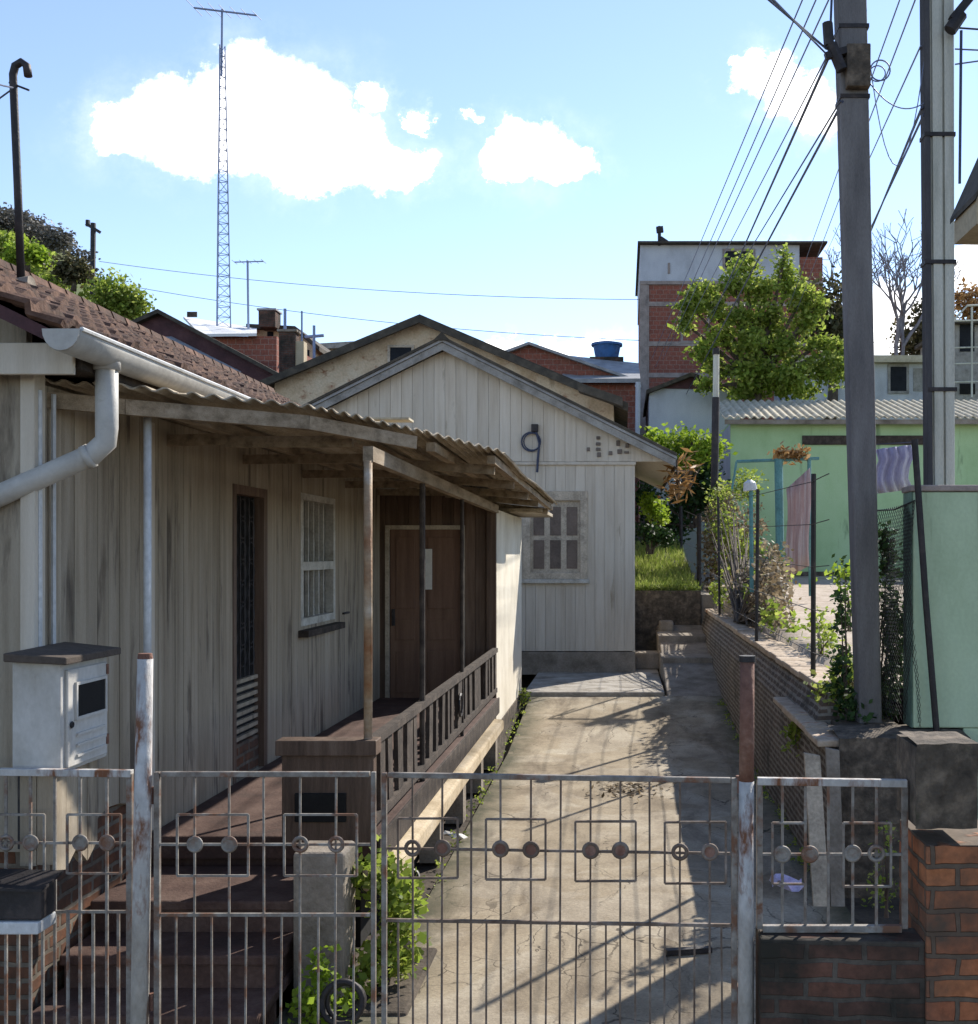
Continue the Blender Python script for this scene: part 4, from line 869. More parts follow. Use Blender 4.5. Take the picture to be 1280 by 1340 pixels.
# distant cable across the sky
for (ya, yb_, lab, d) in ((370,446,'long thin distant cable crossing the sky above the gabled roofs',52),(345,392,'fainter distant cable crossing the sky higher up',56)):
    mb = MB(); mb.tube(sagwire(P(130,ya-3,d+8),P(850,yb_,d),.5,20), .018, 4); o = mb.build('power_cable', m_cable_thin); tag(o, lab, 'cable')
# leaning iron stick
mb = MB(); mb.tube([P(1226,960,8.2), P(1212,790,8.2), P(1197,575,8.2)], .024, 8); o = mb.build('iron_post', m_iron_dark); tag(o, 'black leaning iron post on the pier in front of the near green wall', 'post')
# chain link between pole and leaning post
t = thing('chain_link_fence', (1.85,7.8,1.3), 'sagging rusty chain link mesh between the dark pole and the leaning iron post', 'fence')
mb = MB(); A0, B0 = P(1146,668,9.0), P(1197,655,8.25); A1, B1 = P(1146,938,9.0), P(1200,952,8.25)
def ml(u, v): return A0.lerp(B0,u).lerp(A1.lerp(B1,u),v)+Vector((.03*math.sin(v*5+u*3),0,0))
nU, nV = 22, 30
for i in range(-nV, nU):
    for sgn in (1,-1):
        pts = []
        for j in range(nV+1):
            u = (i+j)/nU if sgn > 0 else 1-(i+j)/nU
            if 0 <= u <= 1: pts.append(ml(u, j/nV))
        if len(pts) > 1: mb.tube(pts[::2] if len(pts) > 4 else pts, .0022, 3, False)
mb.build('mesh', m_iron_dark, t)
mb = MB(); mb.tube([A0, A0.lerp(B0,.5)+Vector((0,0,-.03)), B0], .006, 5); mb.build('top_wire', m_iron_dark, t)
plant('creeper', 'dark creeper hanging on the chain link mesh beside the near green wall', 'creeper', (1.98,8.95,1.1), pxblobs([(1160,900,10,45),(1165,800,12,55),(1160,720,10,40),(1175,860,10,60)], 8.95, .08), 1500, .06, m_leaf_dark, 9)
t = thing('green_wall', (3.4,8,1.3), 'pale green rendered wall with weathered top at the right edge', 'wall')
mb = MB(); mb.box(2.105,8.3,1.14,5.5,8.56,2.85); mb.box(2.47,8.31,-.03,5.5,8.55,1.138); mb.build('render', m_green, t, bevel=.01)
mb = MB(); mb.box(2.085,8.285,2.853,5.5,8.58,2.90); mb.build('top', m_concrete_frame, t, bevel=.01)
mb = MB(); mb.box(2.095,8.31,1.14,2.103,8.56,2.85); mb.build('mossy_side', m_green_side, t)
mb = MB(); mb.grid(lambda u, v: P(1146+46*u+4*math.sin(v*7), 582+58*v+6*(1-u), 9.3-.1*u)+Vector((0,.03*math.sin(u*22),0)), [i/16 for i in range(17)], [0,.25,.5,.75,1]); o = mb.build('hanging_cloth', m_lavender, smooth=True, solid=.003); tag(o, 'lavender cloth hung to dry between the two poles', 'cloth')
mb = MB(); mb.tube([P(1140,582,9.32),P(1200,578,9.2)], .005, 4); o = mb.build('clothes_line', m_cable); tag(o, 'short clothes line holding the lavender cloth', 'clothes line')
# ================================================================ WHITE GABLED HOUSE
D0 = 19.7
t = thing('white_house', (-2.3,22,.42), 'white board gabled house at the end of the driveway', 'house')
xr, zr = PX(582,D0), PZ(452,D0); xR, xL = PX(830,D0), PX(415,D0)-.15
SR = (PZ(452,D0)-PZ(603,D0))/(PX(884,D0)-xr); SL = .50
roofz = lambda x: zr-(x-xr)*SR if x > xr else zr-(xr-x)*SL
ZT = PZ(606,D0)
WN = (PX(688,D0),PX(766,D0),PZ(754,D0),PZ(645,D0))
mb = MB(); boards(mb, 'x', xL, xR, PZ(852,D0), ZT, D0, -1, .165, .022, [WN], .004, 0); mb.build('front_wall', m_wood_white, t)
mb = MB(); boards(mb, 'x', xL-.45, xR+.5, ZT+.02, lambda x: max(roofz(x)-.10, ZT+.03), D0-.03, -1, .185, .022, (), .006, 0); mb.build('gable', m_wood_white, t)
boxo('gable_trim', m_wood_white, t, xL-.1,D0-.065,ZT-.035,xR+.03,D0-.025,ZT+.018)
mb = MB(); boards(mb, 'y', D0, 27.0, PZ(852,D0), ZT+.1, xR-.025, 1, .165, .022); mb.build('side_wall', m_wood_white, t)
boxo('corner_board', m_wood_white, t, xR-.03,D0-.032,PZ(852,D0)-.01,xR+.012,D0+.07,ZT-.04)
boxo('foundation', m_stone, t, xL,D0-.03,.33,xR+.02,27.0,PZ(852,D0)-.012)
boxo('core', m_black, t, xL,D0+.11,.8,xR-.12,26.9,ZT-.1)
boxo('far_wall', m_wood_white, t, xL,27.02,.4,xR,27.1,ZT)
def slope(name, m, x0, z0, x1, z1, y0, y1, th): 
    mb = MB(); mb.hexa([(x0,y0,z0-th),(x1,y0,z1-th),(x1,y1,z1-th),(x0,y1,z0-th),(x0,y0,z0),(x1,y0,z1),(x1,y1,z1),(x0,y1,z0)]); return mb.build(name, m, t, bevel=.004)
xe = PX(885,D0); xw = PX(405,D0)-.3
slope('roof', m_grey_roof, xr, zr+.06, xe, roofz(xe)+.06, D0-.30, 27.4, .05); slope('roof', m_grey_roof, xw, roofz(xw)+.06, xr, zr+.06, D0-.30, 27.4, .05)
slope('barge_board', m_grey_trim, xr, zr+.004, xe, roofz(xe)+.004, D0-.27, D0-.24, .13); slope('barge_board', m_grey_trim, xw, roofz(xw)+.004, xr, zr+.004, D0-.27, D0-.24, .13)
slope('verge_cap', m_dark_roof, xr, zr+.11, xe, roofz(xe)+.11, D0-.33, D0-.22, .05); slope('verge_cap', m_dark_roof, xw, roofz(xw)+.11, xr, zr+.11, D0-.33, D0-.22, .05)
slope('soffit', m_wood_white, xR, roofz(xR)-.06, xe-.03, roofz(xe-.03)-.06, D0-.2, 27.2, .02)
mb = MB(); mb.prism([(xr-.14,D0-.34,zr+.03),(xr+.14,D0-.34,zr+.03),(xr,D0-.34,zr+.17)], (0,8.6,0)); mb.build('ridge', m_dark_roof, t)
boxo('eave_board', m_dark_wood, t, xe-.02,D0-.28,roofz(xe)-.12,xe+.01,27.3,roofz(xe)+.0)
# shuttered window
a, b, c, d = WN
Wn = boxo('window', m_frame_beige, t, a+.005,D0-.004,c+.005,b-.005,D0+.06,d-.005)
mb = MB(); f = .085
for (p, q, r_, s_) in ((a-.04,a+f,c-.05,d+.03),(b-f,b+.04,c-.05,d+.03),(a+f,b-f,d-f-.05,d+.03),(a+f,b-f,c-.05,c+.06)): mb.box(p,D0-.06,r_,q,D0-.005,s_)
mb.build('frame', m_frame_beige, Wn, bevel=.006)
mb = MB(); n = 3; w_ = (b-a-2*f)/n
for i in range(n):
    p = a+f+i*w_
    mb.box(p+.05,D0-.012,c+.13,p+w_-.05,D0-.005,c+.62); mb.box(p+.05,D0-.012,c+.70,p+w_-.05,D0-.005,d-.24)
mb.build('shutter_panel', M('brown grey shutter', (.165,.125,.098)), Wn)
mb = MB(); mb.box(a-.07,D0-.1,c-.12,b+.07,D0-.025,c-.052); mb.build('sill', m_pale_paint, Wn, bevel=.006)
# coil of cable and service knobs on the gable
t2 = thing('service_bracket', P(704,585,D0-.1), 'black cable bracket with a loop of wire on the white gable', 'bracket')
mb = MB(); c = P(695,578,D0-.1); mb.ring(c, (0,1,0), .16, .014, 24, 6); mb.ring(c+Vector((.02,-.01,.0)), (.1,1,0), .145, .01, 24, 6); mb.build('cable_loop', m_cable, t2)
mb = MB(); mb.tube([P(701,562,D0-.1),P(706,580,D0-.1),P(704,600,D0-.1),P(703,618,D0-.1)], .022, 6); mb.build('conduit', m_cable, t2)
mb = MB(); mb.box(PX(696,D0),D0-.14,PZ(566,D0),PX(705,D0),D0-.06,PZ(556,D0)); mb.build('head', m_iron_dark, t2, bevel=.01)
t2 = thing('house_number', P(800,585,D0-.1), 'small dark iron letters and knobs nailed on the right of the white gable', 'plaque')
for (x, y, ww, hh) in ((783,573,5,4),(783,581,6,4),(783,588,6,4),(784,595,5,6),(799,593,5,5),(770,588,4,5),(809,580,5,7),(811,591,6,6),(821,583,5,6),(820,592,6,3)):
    mb = MB(); p, q = P(x-ww/2,y-hh/2,D0-.06), P(x+ww/2,y+hh/2,D0-.06); mb.box(p.x,D0-.085,q.z,q.x,D0-.054,p.z); mb.build('knob', M('faded iron', (.16,.13,.11)) if 'faded iron' not in bpy.data.materials else bpy.data.materials['faded iron'], t2, bevel=.006)
plant('palm_frond', 'dry orange frond hanging by the eave of the white house', 'frond', P(886,650,20.5), pxblobs([(886,630,9,16),(892,612,10,10),(880,645,6,10)], 20.5), 130, .26, m_leaf_orange, 7, sr=.02, narrow=.22)
# ================================================================ HOUSES BEHIND
def gable(name, label, ridge, left, right, zb, d0, d1, wm, rm, over=.35, th=.12, thing_=None, cat='house', rmside=None):
    (rx, ry), (lx, ly), (qx, qy) = ridge, left, right
    R0, L0, Q0 = P(rx,ry,d0), P(lx,ly,d0), P(qx,qy,d0)
    t = thing(name, ((L0.x+Q0.x)/2,(d0+d1)/2,zb), label, cat)
    k = .93; l_ = R0.lerp(L0,k); q_ = R0.lerp(Q0,k)
    mb = MB(); dn = Vector((0,0,th))
    mb.prism([(l_.x,d0+over,zb),(q_.x,d0+over,zb),tuple(q_-dn+Vector((0,over,0))),tuple(R0-dn+Vector((0,over,0))),tuple(l_-dn+Vector((0,over,0)))], (0,d1-d0-over*2,0)); mb.build('wall', wm, t)
    mb = MB()
    for (A, Bq) in ((L0,R0),(R0,Q0)):
        mb.hexa([A-dn,Bq-dn,Bq-dn+Vector((0,d1-d0,0)),A-dn+Vector((0,d1-d0,0)),A,Bq,Bq+Vector((0,d1-d0,0)),A+Vector((0,d1-d0,0))])
    mb.build('roof', rm, t); return t
def quadwin(t, x0, y0, x1, y1, d, m=None, name='window', fr=None):
    a, b = P(x0,y0,d), P(x1,y1,d); o = boxo(name, m or m_glass, t, a.x,d-.03,b.z,b.x,d+.02,a.z, bevel=0)
    if fr:
        mb = MB(); e = .0022*d; mb.box(a.x-e,d-.06,b.z-e,a.x,d+.01,a.z+e); mb.box(b.x,d-.06,b.z-e,b.x+e,d+.01,a.z+e); mb.box(a.x,d-.06,a.z,b.x,d+.01,a.z+e); mb.box(a.x,d-.06,b.z-e,b.x,d+.01,b.z); mb.build('frame', fr, o)
    return o
t = gable('plaster_house', 'flaking beige plaster house with dark roof edge right behind the white gable', (549,411), (340,498), (822,527), .5, 28, 40, m_brick_pale, m_dark_roof, .3, .14)
quadwin(t, 511, 455, 539, 474, 28.3, m_glass, 'window', m_frame_beige)
mb = MB(); 
for (A, Bq) in (((340,500),(549,414)),((549,414),(822,530))):
    a, b = P(*A,27.97), P(*Bq,27.97); mb.hexa([(a.x,27.9,a.z-.16),(b.x,27.9,b.z-.16),(b.x,28,b.z-.16),(a.x,28,a.z-.16),(a.x,27.9,a.z+.02),(b.x,27.9,b.z+.02),(b.x,28,b.z+.02),(a.x,28,a.z+.02)])
mb.build('verge_tiles', m_dark_roof, t)
# small porch roof at its right end
mb = MB(); a, b = P(757,503,27.2), P(815,523,27.2); mb.hexa([(a.x,26.8,a.z-.2),(b.x,26.8,b.z-.2),(b.x,28,b.z-.1),(a.x,28,a.z-.1),(a.x,26.8,a.z),(b.x,26.8,b.z),(b.x,28,b.z+.1),(a.x,28,a.z+.1)]); mb.build('lean_to', m_dark_roof, t)
t = gable('maroon_house', 'low house with dark maroon gable between the tiled roof and the plaster house', (206,404), (60,470), (372,492), 1.0, 33, 45, m_maroon, m_dark_roof, .25, .12)
mb = MB(); a, b = P(262,462,32.0), P(300,486,32.0); mb.hexa([(a.x-1.2,31.6,a.z+.3),(b.x,31.6,b.z-.25),(b.x,33,b.z+.1),(a.x-1.2,33,a.z+.6),(a.x-1.2,31.6,a.z+.36),(b.x,31.6,b.z-.19),(b.x,33,b.z+.16),(a.x-1.2,33,a.z+.66)]); mb.build('lean_to', m_grey_roof, t)
# brick house with white sheet roof
t = thing('brick_house', (PX(320,42),45,1.5), 'orange brick house with white sheet roof behind the maroon gable', 'house'); d = 42
mb = MB(); mb.box(PX(240,d),d,1.5,PX(362,d),50,PZ(440,d)); mb.build('wall', m_brick_red, t)
mb = MB(); a = [P(228,416,48),P(292,419,48),P(336,436,41.6),P(262,437,41.6)]; mb.prism([a[3],a[2],P(336,429,48),P(240,414,48)], (0,0,-.1)); mb.build('roof', m_white_roof, t)
quadwin(t, 245, 408, 258, 415, 47, m_dark_wood, 'roof_vent')
t = thing('grey_house', (PX(385,48),52,1.6), 'weathered grey beige house with small windows left of the plaster gable', 'house'); d = 48
mb = MB(); mb.prism([(PX(325,d),d,1.6),(PX(412,d),d,1.6),P(412,455,d),P(385,432,d),P(325,428,d)], (0,6,0)); mb.build('wall', m_brick_pale, t)
mb = MB(); a, b, c = P(322,426,d-.3), P(386,429,d-.3), P(418,456,d-.3); 
for p, q in ((a,b),(b,c)): mb.hexa([p+Vector((0,0,-.1)),q+Vector((0,0,-.1)),q+Vector((0,6.6,-.1)),p+Vector((0,6.6,-.1)),p+Vector((0,0,.08)),q+Vector((0,0,.08)),q+Vector((0,6.6,.08)),p+Vector((0,6.6,.08))])
mb.build('roof', m_dark_roof, t); quadwin(t, 397, 458, 405, 470, d); quadwin(t, 350, 434, 358, 442, d)
t = thing('water_tank', P(347,428,47), 'small dark brown tank block on the roof of the grey house', 'tank')
mb = MB(); a, b = P(338,428,47), P(360,406,47); mb.box(a.x,47,a.z,b.x,47.8,b.z); mb.build('body', m_brick_dark, t, bevel=.03); boxo('lid', m_grey_roof, t, a.x-.05,46.95,b.z,b.x+.05,47.85,b.z+.08)
t = thing('chimney', P(380,486,38), 'brown brick chimney with tan lit side left of the plaster gable', 'chimney')
mb = MB(); a, b = P(365,490,38), P(386,434,38); mb.box(a.x,38,a.z-1,b.x,38.5,b.z); mb.build('stack', m_brick_dark, t); a, b = P(386,490,38), P(397,446,38); mb = MB(); mb.box(a.x+.003,38.05,a.z-1,b.x,38.45,b.z); mb.build('lit_side', m_tan, t)  # tan box paints the sunlit right face of the stack
boxo('cap', m_stone, t, PX(363,38),37.95,PZ(434,38),PX(389,38),38.55,PZ(431,38))
for (x, y0, y1, lab) in ((373,404,434,'short dark pipe rising from the brown chimney'),(395,407,446,'thin grey pipe right of the brown chimney')):
    mb = MB(); mb.tube([P(x,y1+6,38.3),P(x,y0,38.3)], .055 if x < 380 else .035, 6); o = mb.build('roof_pipe', m_lattice); tag(o, lab, 'pipe')
t = thing('roof_antenna', P(412,475,44), 'low cross shaped antenna standing left of the plaster gable', 'antenna')
mb = MB(); mb.tube([P(411,482,44),P(411,426,44)], .06, 6); mb.build('mast', m_lattice, t); mb = MB(); mb.tube([P(399,441,44),P(424,439,44)], .06, 6); mb.build('boom', m_lattice, t)
t = gable('green_roof_house', 'far low house with greenish roof seen over the plaster gable slope', (470,446), (405,450), (540,452), 2, 60, 70, m_stone, m_leaf_olive if False else m_grey_trim, .3, .3)
# lattice tower with beam antenna
d = 46; t = thing('lattice_tower', P(290,424,d), 'tall slender blue grey lattice tower with beam antenna on top', 'tower')
zb_, zt_ = P(0,426,d).z-3, P(0,60,d).z; cx = PX(290,d)
def tw(z): s = (z-zb_)/(zt_-zb_); return .40-.27*s
mb = MB()
for k in range(3):
    a = 2*math.pi*k/3+.3
    mb.tube([(cx+tw(z)*math.cos(a), d+tw(z)*math.sin(a), z) for z in (zb_, (zb_+zt_)/2, zt_)], .027, 5)
mb.build('leg', m_lattice, t)
mb = MB(); n = 34
for i in range(n):
    z = zb_+(zt_-zb_)*i/n; z2 = zb_+(zt_-zb_)*(i+1)/n
    for k in range(3):
        a, b = 2*math.pi*k/3+.3, 2*math.pi*(k+1)/3+.3
        p = Vector((cx+tw(z)*math.cos(a), d+tw(z)*math.sin(a), z)); q = Vector((cx+tw(z)*math.cos(b), d+tw(z)*math.sin(b), z)); q2 = Vector((cx+tw(z2)*math.cos(b), d+tw(z2)*math.sin(b), z2))
        mb.tube([p, q], .015, 4, False); mb.tube([p, q2] if i%2 else [q, Vector((cx+tw(z2)*math.cos(a), d+tw(z2)*math.sin(a), z2))], .012, 4, False)
mb.build('brace', m_lattice, t)
mb = MB(); mb.tube([(cx,d,zt_-1.2),(cx+.02,d,P(0,12,d).z)], .045, 6); mb.build('mast', m_lattice, t)
mb = MB(); mb.tube([P(254,10,d),P(336,20,d-.4)], .04, 5)
for i in range(7):
    p = P(254,10,d).lerp(P(336,20,d-.4), i/6); L = .55-.04*i; mb.tube([p+Vector((-.06,-L*1.3,0)), p+Vector((.06,L*1.3,0))], .014, 4)
mb.build('beam_antenna', m_lattice, t)
t = thing('roof_antenna', P(325,424,45), 'thin T shaped television antenna right of the lattice tower', 'antenna')
mb = MB(); mb.tube([P(325,430,45),P(324,341,45)], .045, 5); mb.build('mast', m_lattice, t)
mb = MB(); mb.tube([P(307,343,45),P(345,342,45)], .028, 4)
for i in range(5): p = P(307,343,45).lerp(P(345,342,45), i/4); mb.tube([p-Vector((0,.3,0)), p+Vector((0,.3,0))], .012, 4)
mb.build('boom', m_lattice, t)
# dark pole on the hill
t = thing('wooden_pole', P(122,375,62), 'dark wooden pole with short crossarm on the hillside at left', 'pole')
mb = MB(); mb.tube([P(121,385,62),P(122,292,62)], .14, 7); mb.build('shaft', m_iron_dark, t); mb = MB(); mb.bar(P(113,293,62),P(131,304,62), .16); mb.tube([P(115,288,62),P(115,296,62)], .12, 6); mb.build('crossarm', m_iron_dark, t)
for (x, y, rx, ry, lab, lm, n) in ((150,385,24,24,'bright green tree right of the hillside pole','g',2200),(172,398,20,18,'smaller green tree at the edge of the tiled roof','g',1300),(36,330,26,12,'yellow green bush on the hillside above the tiles','y',1200),(96,352,22,16,'brown green bush left of the hillside pole','o',1200)):
    tree('hill_tree', lab, 'tree', P(x,y+ry+10,58), pxblobs([(x,y,rx,ry),(x-rx*.5,y+ry*.5,rx*.6,ry*.6),(x+rx*.5,y+ry*.4,rx*.55,ry*.6)], 58), n, .26, {'g':m_leaf,'y':m_leaf_yel,'o':m_leaf_olive}[lm], 'trees on the hillside', .12, 8, .4, .2)
# ---------------------------------------------------------------- right of the white house, far
t = gable('orange_house', 'orange brick house with grey roof below the blue tank', (692,447), (640,466), (836,497), 1.2, 42, 52, m_brick_red, m_grey_roof, .3, .1)
mb = MB(); a, b = P(735,478,41.6), P(838,500,41.6); mb.hexa([(a.x,41.4,b.z-.05),(b.x,41.4,b.z-.05),(b.x,46,PZ(480,46)),(a.x,46,PZ(470,46)),(a.x,41.4,b.z+.1),(b.x,41.4,b.z+.1),(b.x,46,PZ(480,46)+.15),(a.x,46,PZ(470,46)+.15)]); mb.build('front_roof', m_grey_roof, t)
mb = MB(); mb.box(PX(740,42),41.9,1.2,PX(836,42),42.25,PZ(502,42)); mb.build('front_wall', m_brick_red, t)
d = 46; t = thing('blue_tank', P(794,470,d), 'blue plastic water tank on a dark block above the orange house', 'tank')
mb = MB(); c = P(794,0,d); mb.tube([(c.x,d+.5,PZ(467,d)),(c.x,d+.5,PZ(450,d))], [.46,.56], 20); mb.build('body', m_blue, t, smooth=False)
mb = MB(); mb.tube([(c.x,d+.5,PZ(450,d)),(c.x,d+.5,PZ(447,d)),(c.x,d+.5,PZ(444.5,d))], [.64,.64,.3], 20); mb.build('lid', m_blue, t)
mb = MB(); mb.box(PX(772,d),d-.1,PZ(492,d),PX(816,d),d+1.2,PZ(467,d)-.01); mb.build('base_block', m_brick_dark, t)
d = 52; t = thing('brick_block', (PX(958,d),d+5,2), 'three storey unfinished brick block with white top storey behind the tree', 'building')
x0, x1 = PX(838,d), PX(1046,d); zt = PZ(321,d); zm = PZ(368,d)
mb = MB(); mb.box(x0+.05,d,2,PX(1077,d),d+10,zm); mb.box(x1+.02,d+.06,zm,PX(1077,d),d+10,PZ(336,d)); mb.build('wall', m_brick_red, t)
mb = MB(); mb.box(x0,d-.05,zm+.003,x1,d+10,zt); mb.build('top_storey', m_white_plaster, t)
mb = MB(); mb.box(x0-.12,d-.4,zt+.003,PX(1081,d),d+10.3,zt+.09); mb.build('roof', m_dark_roof, t)
mb = MB(); mb.box(x0-.02,d-.06,2,x0+.32,d+.3,zm-.01); mb.box(x0,d-.09,zm-.16,PX(1077,d),d-.01,zm-.003)
for y in (397,449,490): mb.box(x0+.33,d-.05,PZ(y+4,d),PX(1077,d),d-.004,PZ(y-2,d))
for x in (872,): mb.box(PX(x,d)-.9,d-.045,2,PX(x,d)-.78,d-.003,zm-.17)
mb.build('concrete_frame', m_concrete_frame, t)
quadwin(t, 949, 329, 985, 350, d-.06, m_glass, 'window', m_concrete_frame); quadwin(t, 874, 344, 877, 358, d-.06, m_concrete_frame, 'vent')
for (a, b, c, e) in ((894,400,925,446),): quadwin(t, a, b, c, e, d-.01, m_brick_red, 'bricked_opening', m_concrete_frame)
t2 = thing('roof_antenna', P(864,321,d), 'small dark antenna standing on the roof edge of the brick block', 'antenna')
mb = MB(); mb.tube([P(863,322,d),P(863,296,d)], .08, 6); mb.build('mast', m_iron_dark, t2); mb = MB(); mb.bar(P(859,301,d),P(868,300,d), .25); mb.bar(P(864,312,d),P(873,318,d), .2); mb.build('head', m_iron_dark, t2)
t = gable('shed', 'pale lavender shed with dark gable roof in front of the brick block', (905,487), (846,510), (975,512), 1.5, 40, 47, m_white_plaster, m_dark_roof, .3, .14, cat='shed')
mb = MB(); mb.prism([P(852,508,40.25),P(970,510,40.25),P(905,492,40.25)], (0,.02,0)); mb.build('gable_panel', m_maroon, t)
t = thing('white_post', P(836,560,40), 'thin whitish post at the corner of the orange house', 'post')
mb = MB(); mb.tube([P(834,600,39.5),P(835,500,39.5)], .09, 6); mb.build('shaft', m_white_plaster, t); mb = MB(); mb.bar(P(831,505,39.5),P(839,505,39.5), .08); mb.build('arm', m_white_plaster, t)
t = thing('timber_post', P(937,625,25.6), 'dark wooden post with pale upper half by the green building corner', 'post')
mb = MB(); mb.tube([P(935,640,25.6),P(937,520,25.6)], .085, 8); mb.build('lower', m_iron_dark, t); mb = MB(); mb.tube([P(937,520,25.6),P(937.5,457,25.6)], .07, 8); mb.build('upper', m_pole_pale, t); mb = MB(); mb.box(PX(933,25.6),25.5,PZ(464,25.6),PX(941,25.6),25.7,PZ(456,25.6)); mb.build('cap', m_iron_dark, t)
# green building
d = 33; t = thing('green_building', (PX(1120,d)+2,d+3,1.7), 'long green rendered building with cream tiled roof across the yard', 'building')
zt = PZ(546,d); mb = MB(); mb.box(PX(956,d),d,1.3,16,d+3.3,zt-.12); mb.build('wall', m_green_mid, t)
mb = MB(); nx = 190; xa, xb = PX(944,d), 16.4
def rf(u, v):
    x = xa+(xb-xa)*u; return (x, d-.45+4.0*v, zt-.06+1.0*v+.035*math.sin(x*2*math.pi/.23)+.0*v)
mb.grid(rf, [i/(nx*3) for i in range(nx*3+1)], [0,.1,.3,.5,.8,1]); mb.build('roof', m_corr2, t, solid=.03)
mb = MB(); mb.box(PX(947,d),d-.40,zt-.24,16.2,d-.33,zt-.11); mb.build('fascia', m_stone, t)
quadwin(t, 1050, 570, 1212, 582, d-.02, m_dark_wood, 'lintel')
mb = MB(); mb.box(PX(956,d)-.012,d+.01,1.3,PX(956,d)-.004,d+3.3,zt-.2); mb.build('end_render', m_white_plaster, t)
mb = MB(); mb.box(PX(956,d),d-.03,1.3,16,d-.006,PZ(748,d)); mb.build('base_band', m_moss, t)
# far right houses, railing, trees
d = 44; t = thing('far_grey_house', (PX(1190,d),d+3,2), 'grey far house with shaded windows above the green building', 'house')
mb = MB(); mb.box(PX(1040,d),d,2,PX(1225,d),d+6,PZ(476,d)); mb.build('wall', m_white_plaster, t); mb = MB(); mb.box(PX(1030,d),d-.4,PZ(476,d)+.003,PX(1232,d),d+6.4,PZ(467,d)); mb.build('roof', m_corr2, t)
quadwin(t, 1165, 480, 1186, 512, d, m_glass, 'window', m_grey_trim); quadwin(t, 1195, 482, 1208, 512, d, m_grey_trim)
d = 42; t = thing('metal_railing', P(1265,520,d), 'pale metal grille on the terrace at the right edge', 'railing')
mb = MB()
for x in (1247,1272,1297,1322): mb.tube([P(x,520,d),P(x,402+max(0,1262-x)*1.2,d)], .04, 5)
mb.build('upright', m_pole_pale, t); mb = MB()
for y in (420,455,476,500): mb.tube([P(1247,y,d),P(1330,y-2,d)], .03, 5)
mb.tube([P(1247,420,d),P(1266,400,d),P(1330,396,d)], .04, 5); mb.build('crossbar', m_pole_pale, t)
d = 43; t = thing('dark_house', (PX(1330,d),d+3,2), 'dark grey house behind the metal grille at the right edge', 'house')
mb = MB(); mb.box(PX(1250,d),d,2,PX(1420,d),d+5,PZ(425,d)); mb.build('wall', m_grey_trim, t); mb = MB(); mb.box(PX(1244,d),d-.3,PZ(425,d)+.003,PX(1425,d),d+5.3,PZ(420,d)); mb.build('roof', m_dark_roof, t)
quadwin(t, 1256, 425, 1275, 460, d, m_glass); quadwin(t, 1256, 502, 1276, 516, d, m_black, 'opening')
t = thing('neighbour_house', (2.2,4.6,0), 'tan gabled house corner with dark verge at the upper right edge', 'house'); d = 4.8
poly = [(1249,320),(1520,324),(1520,-320),(1249,290)]
mb = MB(); mb.prism([tuple(P(x,y,d)) for x, y in poly], (0,-.3,0)); mb.build('upper_storey', m_tan, t)
mb = MB(); a, b = P(1246,291,d), P(1525,-330,d); mb.hexa([a+Vector((0,-.33,-.0)),b+Vector((0,-.33,-.0)),b+Vector((0,.03,-.0)),a+Vector((0,.03,-.0)),a+Vector((0,-.33,.022)),b+Vector((0,-.33,.022)),b+Vector((0,.03,.022)),a+Vector((0,.03,.022))]); mb.build('roof', m_dark_roof, t)
mb = MB(); mb.box(PX(1420,d),d-.28,0,PX(1520,d),d-.02,PZ(324,d)-.01); mb.build('lower_storey', m_tan, t)
# yard furniture
d = 20; t = thing('yard_gate', P(1015,790,d), 'teal gate post and frame in the yard, the post topped by dry leaves', 'gate')
mb = MB(); mb.tube([P(1022,800,d),P(1019,600,d)], .075, 8); mb.build('post', m_teal, t); mb = MB(); mb.tube([P(1061,780,d),P(1059,598,d)], .035, 8); mb.build('slim_post', m_teal, t)
mb = MB(); mb.tube([P(964,604,d),P(1072,600,d)], .028, 6); mb.tube([P(964,604,d),P(958,640,d)], .02, 6); mb.build('top_bar', m_teal, t)
mb = MB(); leaves(mb, pxblobs([(1028,594,13,5),(1048,594,12,5)], d), 260, .12, 6, .3, .2); o = mb.build('nest', m_leaf_orange); tag(o, 'heap of dry orange leaves on the teal yard gate', 'dry leaves')
mb = MB(); mb.grid(lambda u, v: P(1029+31*u+2*math.sin(v*6), 640-28*u+118*v+10*u*v, d-.15-.25*u)+Vector((0,.02*math.sin(u*19),0)), [i/14 for i in range(15)], [i/6 for i in range(7)]); o = mb.build('hanging_sheet', m_pinkcloth, smooth=True, solid=.004); tag(o, 'pinkish striped sheet hanging on the teal yard gate', 'cloth')
t = thing('bucket', P(1010,752,21), 'turquoise plastic bucket on the yard by the teal gate post', 'bucket')
mb = MB(); c = P(1010,0,21); mb.tube([(c.x,21,PZ(752,21)),(c.x,21,PZ(728,21))], [.13,.17], 16); mb.build('body', m_cyan, t); mb = MB(); mb.ring((c.x,21,PZ(728,21)), (0,0,1), .17, .016, 18, 6); mb.build('rim', m_cyan, t)
t = thing('cup_post', P(981,760,16), 'thin post with a white upturned cup on top, in the yard', 'post')
mb = MB(); mb.tube([P(984,775,16),P(983,640,16)], .03, 7); mb.build('stake', m_teal, t); mb = MB(); mb.tube([P(982,642,16),P(981,632,16),P(981,628,16)], [.1,.085,.03], 14); mb.build('cup', m_pipe_white, t)
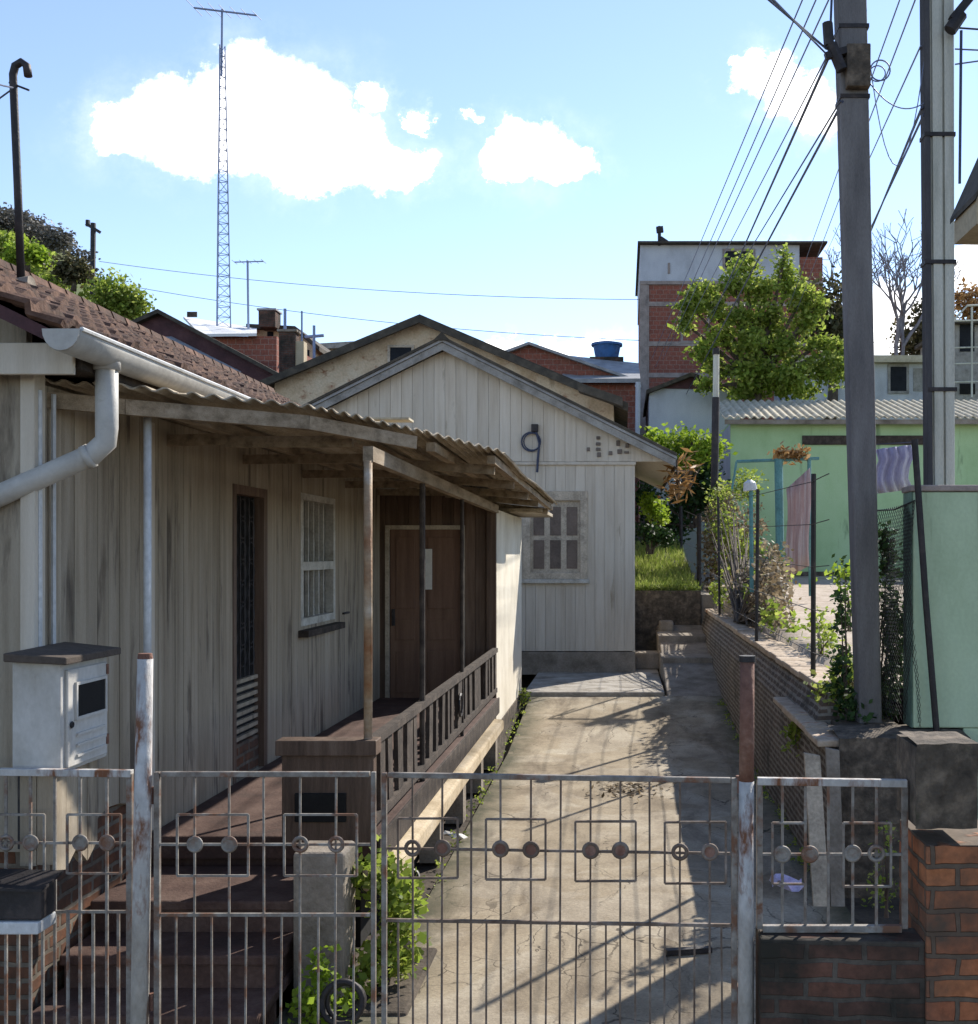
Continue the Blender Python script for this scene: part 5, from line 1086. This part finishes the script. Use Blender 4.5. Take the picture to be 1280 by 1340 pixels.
# trees and shrubs
d = 38.5; tree('leafy_tree', 'large bright green tree in front of the brick block', 'tree', P(985,570,d), pxblobs([(1026,340,9,16),(1032,368,18,18,.4),(1048,392,18,18),(975,350,18,14),(962,372,20,14,-.4),(995,380,18,16),(918,382,18,14),(905,400,16,12),(935,402,18,14,-.5),(898,424,10,10),(965,415,20,14,-.6),(1005,420,20,18),(945,440,18,14,-.3),(1055,425,15,16),(920,462,14,14),(980,450,22,16,-.7),(1025,455,22,16,-.4),(1072,452,18,10),(940,482,18,14),(985,488,26,16,-.5),(1030,492,26,14,-.8),(1080,482,26,16,-.4),(925,506,14,10),(1100,490,16,14),(1098,455,14,14),(1068,400,14,14),(1040,512,30,8),(980,512,30,8)], d), 15000, .19, m_leaf, None, .2, 12, .3, .24)
tree('dark_tree', 'dark olive tree behind the bright tree, beside the dark pole', 'tree', P(1085,560,44), pxblobs([(1090,395,28,32),(1080,430,34,26),(1105,440,26,30)], 44), 2200, .25, m_leaf_olive, None, .2, 10, .35, .2)
tree('olive_tree', 'olive brown tree between the two utility poles', 'tree', P(1200,540,54), pxblobs([(1200,440,22,30),(1210,410,15,20),(1190,455,18,18)], 54), 1300, .28, m_leaf_olive, None, .2, 10, .35, .22)
tree('autumn_tree', 'orange green tree under the tan eave at the right edge', 'tree', P(1275,520,52), pxblobs([(1268,395,22,22),(1290,400,30,28),(1262,425,14,14)], 52), 1300, .27, m_leaf_orange, None, .2, 10, .3, .25)
for (x, y, dd_, L, lab) in ((1178,520,52,2.6,'bare grey tree between the two utility poles'),(1100,470,60,2.3,'bare grey tree just left of the dark pole, far behind')):
    t = thing('bare_tree', P(x,y,dd_), lab, 'tree'); mb = MB()
    for k in range(2): branch(mb, P(x,y+8,dd_), (rnd.gauss(.05*k,.12), rnd.gauss(0,.2), 1), L, .15, 5, 2, .48, .62, .12, .016)
    mb.build('branches', m_bark_grey, t)
plant('shrub', 'bright yellow green bush in front of the lavender shed', 'shrub', P(895,640,30.5), pxblobs([(872,582,24,16),(905,582,26,18),(930,588,20,16),(890,600,34,14),(855,574,14,10)], 30.5), 2600, .15, m_leaf_yel, 12, sr=.03)
plant('shrub', 'dark shrub mass between the white house eave and the green building', 'shrub', P(905,690,32), pxblobs([(912,640,26,32),(930,660,20,28),(895,665,22,30),(866,690,30,22),(848,650,14,24),(918,612,20,18)], 32), 3600, .16, m_leaf_dark, 14, sr=.03)
plant('shrub', 'bright round bush behind the corner of the white house', 'shrub', P(857,715,25.5), pxblobs([(856,668,13,15),(846,655,8,8),(866,680,9,9)], 25.5), 500, .12, m_leaf_yel, 7, sr=.02)
plant('shrub', 'dark plant below the bright round bush at the lawn edge', 'shrub', P(850,725,24.8), pxblobs([(850,700,16,13),(872,704,14,10)], 24.8), 700, .1, m_leaf_dark, 8, sr=.015)
# path side objects at the far end of the passage
t = thing('stone_block', (.82,21.5,.95), 'rough stone block beside the path at the end of the passage', 'block')
mb = MB(); mb.box(.68,21.3,.951,.95,21.75,1.15); mb.build('block', m_stone, t, bevel=.04)
# street and pavement (below the frame)
mb = MB(); mb.box(-40,1.6,-.04,40,4.7,.0-.012); struct(mb.build('pavement', m_stone))
mb = MB(); mb.box(-60,-6,-.16,60,1.58,-.02-.01); struct(mb.build('road', M('asphalt', (.05,.05,.05))))
